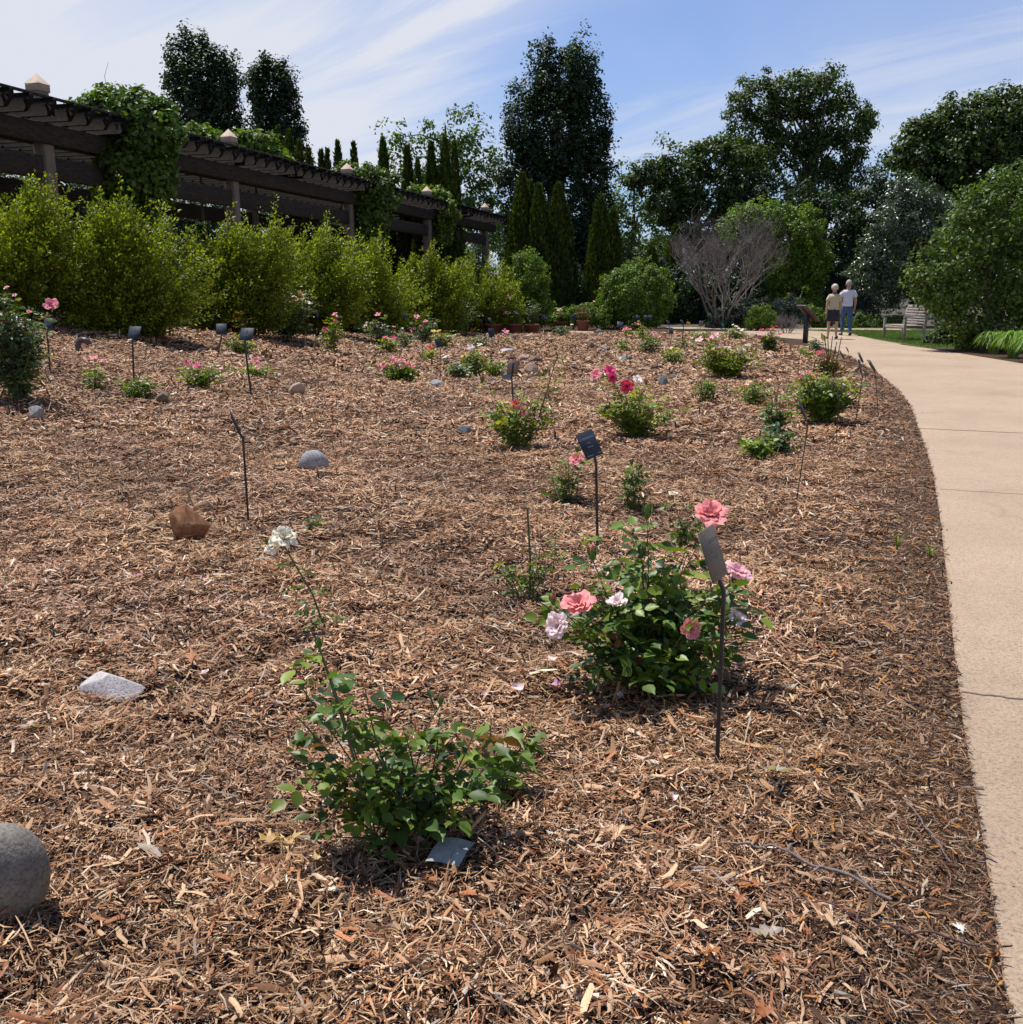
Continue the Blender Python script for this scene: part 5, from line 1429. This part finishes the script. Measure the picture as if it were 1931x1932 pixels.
ARB = [('dark arborvitae spire at the left, against the right oak of the pair', 543, 242, 340, 26, 40, 1), ('arborvitae spire just right of the leftmost one', 562, 250, 340, 34, 41, 2), ('shorter arborvitae spire with a rounded tip in the left cluster', 580, 268, 340, 26, 42, 3), ('last and lowest arborvitae spire of the left cluster', 596, 283, 345, 24, 43, 4),
       ('tiny pointed distant arborvitae, first of four against the sky', 619, 287, 340, 14, 58, 5), ('tiny distant arborvitae, second of four against the sky', 630, 285, 340, 18, 58, 6), ('distant arborvitae, tallest of four against the sky', 650, 270, 340, 26, 58, 7), ('distant arborvitae, last of four against the sky', 679, 272, 340, 22, 58, 8),
       ('arborvitae column rising right of the middle vine clump', 732, 264, 420, 34, 46, 9), ('arborvitae column left of the tight pair, before the light green tree', 776, 278, 430, 34, 45, 10), ('narrow shorter arborvitae column before the light green tree', 795, 303, 430, 22, 44, 11),
       ('arborvitae column in the middle of the row before the light green tree', 820, 272, 440, 32, 45, 12), ('tallest arborvitae column before the light green tree', 845, 263, 440, 34, 45, 13), ('arborvitae column at the right end of that row', 862, 274, 445, 28, 46, 14),
       ('golden edged arborvitae, leftmost below the huge columnar oak', 985, 330, 575, 56, 42, 15), ('low rounded arborvitae in the cluster below the huge oak', 1016, 352, 580, 52, 41.5, 16), ('golden tipped arborvitae at the right of the cluster below the huge oak', 1052, 350, 585, 62, 42, 17), ('small arborvitae squeezed into the left cluster below the oak', 1000, 345, 590, 40, 43, 24),
       ('pointed arborvitae standing right of the huge columnar oak', 1130, 372, 600, 50, 42, 18), ('rounded arborvitae overlapping the pointed one at its right', 1153, 398, 600, 40, 42.5, 19), ('small dark arborvitae behind the round bright shrub', 1228, 470, 600, 34, 45, 20),
       ('slim arborvitae left of the bare grey shrub', 1270, 430, 600, 34, 48, 21)]
for l, px, tp, bt, w, Y, sd in ARB:
    arborvitae(l, px, tp, bt, w, Y, sd, 4000 if w < 30 else 9000 if w < 50 else 13000)

# ================================================================== HEDGE SHRUBS
def hedge_shrub(label, px, Y, top, xl, xr, seed, lean=.35, nsh=420, lf=.05):
    rng = np.random.default_rng(seed + 40)
    b = at(px, 600, Y); b.z = float(tz(b.x, Y)) - .03
    s = 1 / ppm(Y); zt = at(px, top, Y).z - b.z; rl, rr = (px - xl) * s, (xr - px) * s; ry = (rl + rr) / 2 * .52
    t = thing('arching_shrub', label, 'shrub', b, 'arching shrubs of the hedge before the pergola')
    gs, g = Geo(), Geo(); LP, LD, LT = [], [], []
    heads = [(rng.random() * 6.2832, rng.random() ** .55, rng.uniform(.72, 1.03)) for _ in range(22)]
    for k in range(nsh):
        ha, hr, hf = heads[int(rng.integers(0, 22))]
        a = ha + rng.normal(0, .28); ro = abs(hr + rng.normal(0, .12))
        skirt = k % 6 == 0
        if skirt: a = -1.5708 + rng.normal(0, .9); ro = rng.uniform(.7, 1.12)
        rx = rr if math.cos(a) > 0 else rl
        bx = Vector((rng.normal(0, .18) + math.cos(a) * rx * .25, rng.normal(0, .15) + math.sin(a) * ry * .25, 0))
        h = zt * max(.25, 1 - .42 * min(ro, 1.2) ** 2.4) * hf * (rng.uniform(.74, 1.0) + .10 * rng.random() ** 3)
        if skirt: h = zt * rng.uniform(.12, .42)
        if rng.random() < .33: h *= rng.uniform(.3, .75)
        end = Vector((math.cos(a) * rx * ro * 1.0 + lean * h * .35, math.sin(a) * ry * ro, h))
        mid = bx.lerp(end, .5) + Vector((-lean * h * .10 - math.cos(a) * rx * .12 * ro, -math.sin(a) * ry * .12, h * .10))
        pts = []
        for i in range(8):
            u = i / 7; pts.append(bx * (1 - u) ** 2 + mid * 2 * u * (1 - u) + end * u * u)
        if k % 3 == 0: tube(gs, pts, np.linspace(.012, .003, 8), 3, cap=False)
        A = np.array([tuple(q) for q in pts]); T = unit(np.gradient(A, axis=0))
        m = 66
        u = .22 + .78 * rng.random(m) ** .8; f = u * 7; i = np.minimum(f.astype(int), 6); fr = (f - i)[:, None]
        P = A[i] * (1 - fr) + A[i + 1] * fr; TT_ = T[i]
        side = unit(np.cross(TT_, rng.normal(size=(m, 3))))
        # short side sprigs, tighter towards the tip: gives the feathery plumes
        P = P + side * (rng.random(m) * .20 * (1.12 - u) * 1.5)[:, None] + TT_ * (rng.random(m) * .06)[:, None]
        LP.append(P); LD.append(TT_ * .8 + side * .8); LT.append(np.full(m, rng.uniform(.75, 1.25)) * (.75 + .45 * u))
    P = np.concatenate(LP); D = np.concatenate(LD); T_ = np.concatenate(LT); n = len(P)
    P[:, 2] = np.maximum(P[:, 2], .05)
    L = lf * rng.uniform(.7, 1.3, n)
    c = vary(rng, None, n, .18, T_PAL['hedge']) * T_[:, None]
    rusty = rng.random(n) < .05; c[rusty] = np.array([.16, .11, .02])
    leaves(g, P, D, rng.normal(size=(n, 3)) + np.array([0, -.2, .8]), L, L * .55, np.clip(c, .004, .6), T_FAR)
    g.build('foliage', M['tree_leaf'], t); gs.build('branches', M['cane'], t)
hedge_shrub('arching yellow green shrub at the left edge, tallest of the hedge', 30, 17.2, 312, -150, 230, 1, .42, 620, .058)
hedge_shrub('broad arching shrub in front of the large vine clump', 235, 17.6, 350, 60, 400, 2, .5, 760, .058)
hedge_shrub('arching shrub below the second pergola post', 435, 21.3, 372, 310, 570, 3, .42, 620, .062)
hedge_shrub('arching shrub leaning right below the third pergola post', 570, 24.5, 405, 450, 690, 4, .5, 560, .068)
hedge_shrub('arching shrub below the middle vine clump', 690, 27.5, 430, 580, 800, 5, .42, 480, .072)
hedge_shrub('arching shrub behind the mauve rose thicket', 800, 30.5, 452, 700, 890, 6, .42, 420, .078)
hedge_shrub('low golden green arching shrub above the potted roses', 895, 33, 470, 805, 980, 7, .25, 380, .082)
hedge_shrub('last arching shrub of the hedge, beside the spreading end shrub', 965, 35, 476, 895, 1035, 8, .3, 320, .082)

for i, (px, Yb, tp, w_, wd) in enumerate([(-60, 29, 300, 110, 'leftmost, cut by the picture edge'), (60, 31, 305, 100, 'behind the first pergola post'), (190, 34, 325, 95, 'behind the large vine clump'), (310, 37, 345, 90, 'seen through the second bay'),
        (420, 40, 365, 85, 'behind the second pergola post'), (530, 43, 385, 80, 'seen through the third bay'), (640, 47, 410, 75, 'behind the fourth pergola post'), (740, 50, 430, 70, 'seen past the middle vine clump'), (850, 55, 445, 65, 'at the far end of the pergola')]):
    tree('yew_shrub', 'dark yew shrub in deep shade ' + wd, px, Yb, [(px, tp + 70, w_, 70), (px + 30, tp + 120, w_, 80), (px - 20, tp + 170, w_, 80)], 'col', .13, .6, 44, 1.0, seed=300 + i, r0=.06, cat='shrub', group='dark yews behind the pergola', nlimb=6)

# vines on the pergola
def vine(label, Y, blobs, seed, pal='vine', leafsz=.14, dens=1.4, sprigs=8):
    rng = np.random.default_rng(seed + 70)
    E = ell(blobs, Y); c0 = E[0][0]
    b = Vector((c0[0], c0[1], float(tz(c0[0], c0[1]))))
    t = thing('climbing_vine', label, 'climbing vine', b, 'vines growing over the pergola')
    E = [(c - np.array(b), r) for c, r in E]
    g = Geo(); P0 = crown(g, E, rng, pal, leafsz, .36, 46, dens, shell=.4)
    g.build('foliage', M['tree_leaf'], t)
    gs = Geo()
    tube(gs, [(0, 0, -.05), (.12, .05, 1.2), (-.05, .1, 2.4), (0, 0, E[0][0][2])], [.06, .05, .045, .03], 6)
    topz = max(c[2] + r[2] for c, r in E)
    for k in range(sprigs):
        p = P0[int(rng.integers(0, len(P0)))]
        if p[2] < topz * .6: p = P0[np.argmax(P0[:, 2] + rng.normal(0, .25, len(P0)))]
        q = Vector(p); L = rng.uniform(.4, 1.1); d = Vector((rng.uniform(-1, 1), rng.uniform(-.5, .5), rng.uniform(.5, 1.3))).normalized()
        tube(gs, [q, q + d * L * .5, q + d * L + Vector((.2 * L * np.sign(d.x), 0, -.1))], [.006, .005, .003], 3)
    gs.build('stems', M['bark'], t)
vine('large vine clump spilling over the left part of the pergola', 22.4, [(250, 225, 66, 52), (205, 205, 52, 30), (295, 250, 40, 50), (250, 300, 60, 80), (290, 330, 36, 70), (175, 212, 32, 18), (235, 360, 40, 60)], 1, dens=1.7, sprigs=9)
vine('light green vine lying on top of the pergola left of its second post', 29.0, [(375, 262, 40, 18), (350, 268, 22, 18), (410, 270, 24, 14)], 2, 'bright', sprigs=5)
vine('light green vine on the pergola top right of its second post', 30.0, [(480, 275, 40, 22), (515, 292, 28, 16), (455, 268, 20, 18), (540, 308, 16, 10)], 3, 'bright', sprigs=5)
vine('rounded vine clump in the middle of the pergola', 35.0, [(680, 350, 54, 38), (720, 370, 32, 44), (690, 400, 40, 44), (645, 335, 30, 18), (700, 430, 24, 30)], 4, sprigs=6)
vine('small bright vine tuft just left of the twin caps', 42.5, [(820, 372, 30, 14), (785, 365, 16, 12), (838, 400, 22, 30), (835, 440, 16, 24)], 5, 'bright', sprigs=3)

# ================================================================== BARE GREY SHRUBS
def bare(label, basepx, basepy, Y, px0, px1, top, seed, n0=9, depth=5, r0=.045, m='grey_bark'):
    rng = random.Random(seed); b = at(basepx, basepy, Y); b.z = float(tz(b.x, Y)) - .05
    s = 1 / ppm(Y); H_ = at(basepx, top, Y).z - b.z; Wd = (px1 - px0) * s / 2; cx = ((px0 + px1) / 2 - basepx) * s
    t = thing('bare_shrub', label, 'bare shrub', b, 'leafless grey shrubs'); gt, g = Geo(), Geo()
    def grow(p, d, L, r, lev):
        q = p + d * L; mid = p.lerp(q, .5) + Vector((rng.uniform(-1, 1), rng.uniform(-1, 1), rng.uniform(-.4, 1))) * L * .08
        tube(gt if lev < 2 else g, [p, mid, q], [r, r * .85, r * .68], 5 if lev < 2 else 3, cap=False)
        if lev >= depth: return
        for k in range(rng.choice([2, 3, 3, 4]) if lev > 0 else 4):
            a = Vector((rng.uniform(-1, 1), rng.uniform(-1, 1), rng.uniform(-.35, .8)))
            nd = (d + a * .85).normalized()
            # keep within the rounded crown
            e = q + nd * L * .8
            v = ((e.x - cx) / Wd) ** 2 + (e.y / Wd) ** 2 + ((e.z - H_ * .55) / (H_ * .5)) ** 2
            if v > 1.05: nd = (nd + (Vector((cx, 0, H_ * .55)) - q).normalized() * .7).normalized(); Lk = .5
            else: Lk = rng.uniform(.6, .85)
            st = p.lerp(q, rng.uniform(.55, 1.0)) if k else q
            grow(st, nd, L * Lk, r * .58, lev + 1)
    for k in range(n0):
        a = k / n0 * 6.283 + rng.uniform(-.3, .3)
        d = Vector((math.cos(a) * rng.uniform(.3, .9), math.sin(a) * .6, 1.0)).normalized()
        grow(Vector((math.cos(a) * .08, math.sin(a) * .08, 0)), d, H_ * rng.uniform(.28, .36), r0, 0)
    gt.build('trunk', M[m], t); g.build('twigs', M[m], t)
bare('leafless grey shrub with tangled twigs at the back right of the bed', 1365, 612, 38, 1258, 1480, 368, 5, 8, 5)
bare('small leafless grey twiggy shrub beside the lime green shrub', 1487, 628, 33.5, 1462, 1515, 585, 6, 9, 4, .014)

# ================================================================== DAYLILIES
def daylily(px, pyb, h, w, label, seed, n=230):
    rng = np.random.default_rng(seed); p = ground(px, pyb); s = 1 / ppm(p.y); g = Geo()
    for k in range(n):
        a = rng.uniform(0, 6.28); L = h * s * rng.uniform(.75, 1.25) * 2.3; ro = rng.uniform(.1, 1) ** .7 * w * s * .5
        out = Vector((math.cos(a), math.sin(a), 0)); b = out * rng.uniform(0, .25) * w * s * .5
        sd = Vector((-out.y, out.x, 0)); V = []
        for i in range(7):
            u = i / 6; q = b + out * ro * 1.2 * (u ** 1.3) + Vector((0, 0, L * .42 * math.sin(2.3 * u) - .10 * u ** 4))
            wd = .017 * (1 - .85 * u ** 2)
            V += [tuple(q - sd * wd), tuple(q + sd * wd)]
        g.add(V, [[2 * i, 2 * i + 1, 2 * i + 3, 2 * i + 2] for i in range(6)], vary(rng, None, 1, .15, [(.15, .26, .035), (.19, .31, .04), (.11, .21, .03)])[0])
    o = g.build('daylily', M['tree_leaf']); o.location = (p.x, p.y, .0)
    tag(o, label, 'daylily', 'daylily clumps beside the path')
daylily(1875, 668, 38, 66, 'daylily clump at the lawn side, leftmost of the row beside the path', 1)
daylily(1912, 676, 46, 74, 'big daylily clump right at the path edge', 2, 260)
daylily(1905, 664, 40, 70, 'daylily clump behind the big one', 3)
daylily(1950, 684, 50, 80, 'daylily clump cut by the right edge of the picture', 4, 260)
rb = [(p.x, p.y) for p in right[4:]]
vergepts = [(10.35, 26.6), rb[1], rb[2], rb[3], rb[4], (10.6, 17.5), (14, 18.5), (16, 24), (13, 26.4)]
tag(poly_slab('mulch_verge', vergepts, 0.010, 0.1, M['soil']), kind='structure')

# far woodland seen in the gaps
def woods():
    rng = np.random.default_rng(3); g = Geo(); E = []
    for k in range(26):
        px = -150 + k * 90; Y = 88 + rng.uniform(-6, 10)
        c = at(px, 560, Y); E.append((np.array([c.x, c.y, rng.uniform(2.2, 4.0)]), np.array([3.6, 3, rng.uniform(2.6, 4.4)])))
    crown(g, E, rng, 'col', .42, 1.5, 30, 1.0)
    tag(g.build('woodland', M['tree_leaf']), kind='stuff')
woods()

# ================================================================== BENCH
def bench():
    n1 = ground(1706, 644); s = 1 / ppm(n1.y)
    t = thing('park_bench', 'weathered grey slatted wooden bench on the lawn beyond the path', 'bench', n1)
    Lv = Vector((-.05, 1.0, 0)).normalized(); Bv = Vector((Lv.y, -Lv.x, 0))      # length away from the near end, back to the right
    R = Matrix((Lv, Bv, Vector((0, 0, 1)))).transposed(); LL, DD = 1.35, .56
    def bx(g, l, b, z, dl, db, dz, rot=None): box(g, R @ Vector((l, b, z)), (dl, db, dz), R if rot is None else R @ rot, bev=.006)
    for l in (0, LL):
        g = Geo(); bx(g, l, 0, .32, .06, .07, .64); g.build('leg', M['bench'], t)
        tilt = Matrix.Rotation(rad(-11), 3, 'X')
        g = Geo(); bx(g, l, DD, .21, .06, .07, .42); bx(g, l, DD + .055, .66, .06, .065, .54, tilt); g.build('leg', M['bench'], t)
        g = Geo(); V = []
        for i in range(9):
            u = i / 8; b = -.05 + (DD + .10) * u; z = .66 + .035 * math.sin(u * 3.14)
            for dl, dz in ((-.035, 0), (.035, 0), (.035, .035), (-.035, .035)): V.append(tuple(R @ Vector((l + dl, b, z + dz))))
        g.add(V, [[4 * i + j, 4 * i + (j + 1) % 4, 4 * i + 4 + (j + 1) % 4, 4 * i + 4 + j] for i in range(8) for j in range(4)] + [[0, 1, 2, 3], [32, 33, 34, 35]])
        g.build('armrest', M['bench'], t)
    g = Geo()
    for k in range(6): bx(g, LL / 2, .03 + k * .095, .43, LL, .075, .024)
    bx(g, LL / 2, .0, .375, LL - .06, .03, .07); bx(g, LL / 2, DD, .375, LL - .06, .03, .07)
    g.build('seat', M['bench'], t)
    g = Geo(); tilt = Matrix.Rotation(rad(-11), 3, 'X')
    for k in range(6): bx(g, LL / 2, DD + .0 + k * .0155, .50 + k * .076, LL - .06, .022, .058, tilt)
    bx(g, LL / 2, DD + .10, .955, LL, .035, .08, tilt)
    g.build('backrest', M['bench'], t)
bench()

# ================================================================== INFORMATION PANEL
def panel():
    p = ground(1520, 649)
    t = thing('information_panel', 'slanted brown information panel on a thick dark post, seen from the side', 'information panel', p)
    g = Geo(); box(g, (0, 0, .36), (.115, .10, .82), Matrix.Rotation(.4, 3, 'Z'), bev=.01); g.build('post', M['black_metal'], t)
    Rz = Matrix.Rotation(rad(12), 3, 'Z') @ Matrix.Rotation(rad(43), 3, 'Y')
    g = Geo(); box(g, (.03, 0, .82), (.60, .52, .03), Rz, bev=.006); g.build('panel', simple('panel_board', (.16, .11, .09), .5, 10, .2, .05), t)
    g = Geo(); box(g, Vector((.03, 0, .82)) - Rz @ Vector((0, 0, .03)), (.55, .08, .025), Rz); g.build('bracket', M['black_metal'], t)
panel()

# ================================================================== PEOPLE
def skin_mesh(name, verts, edges, radii, root=0, sub=2):
    me = bpy.data.meshes.new(name); me.from_pydata([tuple(v) for v in verts], edges, [])
    o = bpy.data.objects.new(name, me); COL.objects.link(o)
    sk = o.modifiers.new('s', 'SKIN'); sk.use_smooth_shade = True
    for i, r in enumerate(radii):
        rr = r if isinstance(r, tuple) else (r, r)
        me.skin_vertices[0].data[i].radius = rr
    me.skin_vertices[0].data[root].use_root = True
    ss = o.modifiers.new('b', 'SUBSURF'); ss.levels = sub; ss.render_levels = sub
    dg = bpy.context.evaluated_depsgraph_get(); m2 = bpy.data.meshes.new_from_object(o.evaluated_get(dg))
    bpy.data.objects.remove(o); bpy.data.meshes.remove(me); m2.name = name
    for q in m2.polygons: q.use_smooth = True
    return m2
def loft(g, rings, seg=20):
    """rings: (x, y, z, rx, ry)"""
    V = []
    for x, y, z, rx, ry in rings:
        for k in range(seg):
            a = k / seg * 6.2832; V.append((x + rx * math.cos(a), y + ry * math.sin(a), z))
    g.add(V, [[i * seg + k, i * seg + (k + 1) % seg, (i + 1) * seg + (k + 1) % seg, (i + 1) * seg + k] for i in range(len(rings) - 1) for k in range(seg)])
SKIN = simple('skin', (.42, .23, .16), .6, 20, .08, .0)
SKIN_L = simple('fair_skin', (.50, .29, .22), .6, 20, .08, .0)
def person(label, foot, heading, hgt, female):
    p = ground(*foot)
    t = thing('person', label, 'person', p, 'couple walking away along the path')
    t.rotation_euler = (0, 0, heading)
    k = hgt / 1.75
    V, E, Rr = [], [], []
    def add(v, r, parent=None):
        V.append(Vector(v) * k); Rr.append((r * k, r * k) if not isinstance(r, tuple) else (r[0] * k, r[1] * k))
        if parent is not None: E.append((parent, len(V) - 1))
        return len(V) - 1
    # figure walks towards +y; x is its right
    hipw = .10 if not female else .115; shw = .20 if not female else .165
    pel = add((0, 0, .95), (.15, .11)); bel = add((0, .0, 1.10), (.14, .105), pel); ch = add((0, .0, 1.30), (.155, .11), bel); nb = add((0, .01, 1.45), (.08, .07), ch)
    nk = add((0, .02, 1.52), .055, nb); hd = add((0, .035, 1.60), (.072, .085), nk); hd2 = add((0, .035, 1.69), (.066, .08), hd)
    wide = 1.0
    for sx, ph in ((-1, 1), (1, -1)):
        f = ph * (1 if not female else .8)
        h_ = add((sx * hipw, 0, .90), .085, pel); kn = add((sx * (hipw - .005), .12 * f + .02, .50), .055, h_)
        cf = add((sx * (hipw - .01), .10 * f - .02, .32), .052, kn)
        if f > 0: an = add((sx * (hipw - .015), .20 * f, .09), .036, cf); he = add((sx * hipw, .17 * f, .05), .036, an); to = add((sx * (hipw + .02), .17 * f + .20, .045), .034, he)
        else: an = add((sx * (hipw - .015), .24 * f - .03, .12), .036, cf); he = add((sx * hipw, .25 * f - .05, .09), .036, an); to = add((sx * (hipw + .02), .25 * f + .12, .045), .032, he)
        s_ = add((sx * shw, 0, 1.40), .062, ch); ar = -f * .5
        el = add((sx * (shw + .055), ar * .10, 1.12), .043, s_); wr = add((sx * (shw + .07), ar * .28 + .05, .88), .028, el); pa = add((sx * (shw + .07), ar * .32 + .06, .80), .030, wr)
    body = skin_mesh('body', V, E, Rr, 0, 2); body.materials.append(SKIN if not female else SKIN_L)
    bo = bpy.data.objects.new('body', body); COL.objects.link(bo); bo.parent = t
    # hands with fingers
    for sx, ph in ((-1, 1), (1, -1)):
        f = ph * (1 if not female else .8); ar = -f * .5
        b = Vector((sx * (shw + .07), ar * .32 + .06, .80)); g = Geo()
        for j, (dy, ln) in enumerate([(-.028, .062), (-.010, .072), (.010, .068), (.028, .055)]):
            r_ = b + Vector((0, dy, -.03)); tube(g, [q * k for q in (r_, r_ + Vector((-sx * .004, 0, -ln * .55)), r_ + Vector((-sx * .018, 0, -ln)))], [.009 * k, .0085 * k, .007 * k], 6)
        r_ = b + Vector((-sx * .005, .03, -.005)); tube(g, [q * k for q in (r_, r_ + Vector((-sx * .015, .025, -.025)), r_ + Vector((-sx * .02, .03, -.055)))], [.011 * k, .010 * k, .008 * k], 6)
        g.build('fingers', SKIN if not female else SKIN_L, t, smooth=True)
    def cl(nm, vs, es, rs, m, root=0):
        me = skin_mesh(nm, [Vector(v) * k for v in vs], es, [(r[0] * k, r[1] * k) if isinstance(r, tuple) else (r * k, r * k) for r in rs], root); me.materials.append(m)
        o = bpy.data.objects.new(nm, me); COL.objects.link(o); o.parent = t; return o
    hem = .90 if not female else .97
    top = simple('white_tshirt', (.56, .58, .68), .9, 12, .06, .25) if not female else simple('cream_blouse', (.50, .45, .30), .9, 12, .07, .25)
    vs = [(0, 0, 1.12), (0, 0, 1.30), (0, .005, 1.42), (0, 0, hem + .03)]; es = [(0, 1), (1, 2), (0, 3)]
    rs = [(.185, .145), (.20, .15), (.12, .095), (.185, .15)] if not female else [(.18, .155), (.185, .15), (.11, .09), (.195, .165)]
    for sx, ph in ((-1, 1), (1, -1)):
        ar = -ph * .5; i = len(vs); vs += [(sx * (shw - .01), 0, 1.39), (sx * (shw + .045), ar * .05, 1.22)]; es += [(1, i), (i, i + 1)]; rs += [.082, .075]
    cl('shirt', vs, es, rs, top)
    if female:
        m, nt, out = mat_new('speckled_navy_skirt'); b = N(nt, 'ShaderNodeBsdfPrincipled'); b.inputs['Roughness'].default_value = .9
        n_ = noise(nt, 60, 2, .5, texco(nt)); r_ = ramp(nt, n_.outputs[0], [(.55, (.014, .014, .026)), (.66, (.10, .085, .12))]); nt.links.new(r_.outputs[0], b.inputs[0]); nt.links.new(b.outputs[0], out.inputs[0])
        g = Geo(); rings = [(0, 0, z * k, rx * k, ry * k) for z, rx, ry in [(1.03, .165, .14), (.98, .185, .155), (.86, .205, .17), (.72, .21, .175), (.585, .215, .18), (.58, .20, .165), (.70, .19, .15)]]
        loft(g, rings); g.build('skirt', m, t, smooth=True)
    else:
        m = simple('blue_jeans', (.045, .095, .19), .9, 10, .25, .2)
        vs = [(0, 0, 1.03), (0, 0, .90)]; es = [(0, 1)]; rs = [(.165, .13), (.165, .13)]
        for sx, ph in ((-1, 1), (1, -1)):
            f = ph; i = len(vs)
            vs += [(sx * .095, 0, .80), (sx * .095, .12 * f + .02, .50), (sx * .09, .10 * f - .02, .32), (sx * .085, (.20 if f > 0 else -.27), .12)]
            es += [(1, i), (i, i + 1), (i + 1, i + 2), (i + 2, i + 3)]; rs += [.102, .078, .074, .066]
        cl('trousers', vs, es, rs, m)
    # shoes
    for sx, ph in ((-1, 1), (1, -1)):
        f = ph * (1 if not female else .8); g = Geo()
        if f > 0: y0, z0, dz = .17 * f, .05, 0
        else: y0, z0, dz = .25 * f - .05, .085, -.035
        V2 = []
        for i in range(7):
            u = i / 6; y = y0 - .06 + .29 * u; zc = z0 + dz * u; w = .042 + .012 * math.sin(u * 3); hh = .05 - .018 * u
            for a in range(10):
                th = a / 10 * 6.283; e = .35 if i in (0, 6) else 1
                V2.append(((sx * hipw + sx * .01 * u + w * e * math.cos(th)) * k, y * k, (max(zc - .012 + hh * e * math.sin(th), .004)) * k))
        g.add(V2, [[i * 10 + a, i * 10 + (a + 1) % 10, (i + 1) * 10 + (a + 1) % 10, (i + 1) * 10 + a] for i in range(6) for a in range(10)])
        g.build('shoe', simple('dark_shoe', (.03, .026, .028), .6, 30, .2, 0), t, smooth=True)
    # hair, ears, nose
    g = Geo(); V2 = []; seg, rg = 18, 10
    rx, ry, rz = (.092, .108, .118) if not female else (.112, .120, .125)
    c = Vector((0, .022, 1.668))
    for i in range(rg + 1):
        ph_ = i / rg * (2.15 if female else 1.95)
        for a in range(seg):
            th = a / seg * 6.283; rr = 1 + .03 * math.sin(a * 5 + i * 3)
            front = math.sin(th)
            cut = 1.0 if front < .2 else max(.55, 1 - .45 * (front - .2))
            pp = ph_ * cut
            V2.append(((c.x + rx * rr * math.sin(pp) * math.cos(th)) * k, (c.y + ry * rr * math.sin(pp) * math.sin(th)) * k, (c.z + rz * rr * math.cos(pp)) * k))
    g.add(V2, [[i * seg + a, i * seg + (a + 1) % seg, (i + 1) * seg + (a + 1) % seg, (i + 1) * seg + a] for i in range(rg) for a in range(seg)])
    g.build('hair', simple('grey_hair', (.36, .33, .31) if not female else (.52, .46, .38), .8, 30, .25, .4), t, smooth=True)
    g = Geo()
    for sx in (-1, 1):
        tube(g, [Vector((sx * .078, .03, 1.60)) * k, Vector((sx * .094, .025, 1.625)) * k, Vector((sx * .092, .02, 1.655)) * k], [.010 * k, .018 * k, .010 * k], 6)
    tube(g, [Vector((0, .115, 1.66)) * k, Vector((0, .138, 1.618)) * k, Vector((0, .115, 1.605)) * k], [.010 * k, .016 * k, .012 * k], 6)
    g.build('facial_features', SKIN if not female else SKIN_L, t, smooth=True)
person('woman with short grey hair in cream top and dark skirt walking away on the path', (1570, 639.5), rad(-8), 1.56, True)
person('man with grey hair in white t-shirt and blue jeans walking away on the path', (1596, 633.0), rad(-8), 1.70, False)
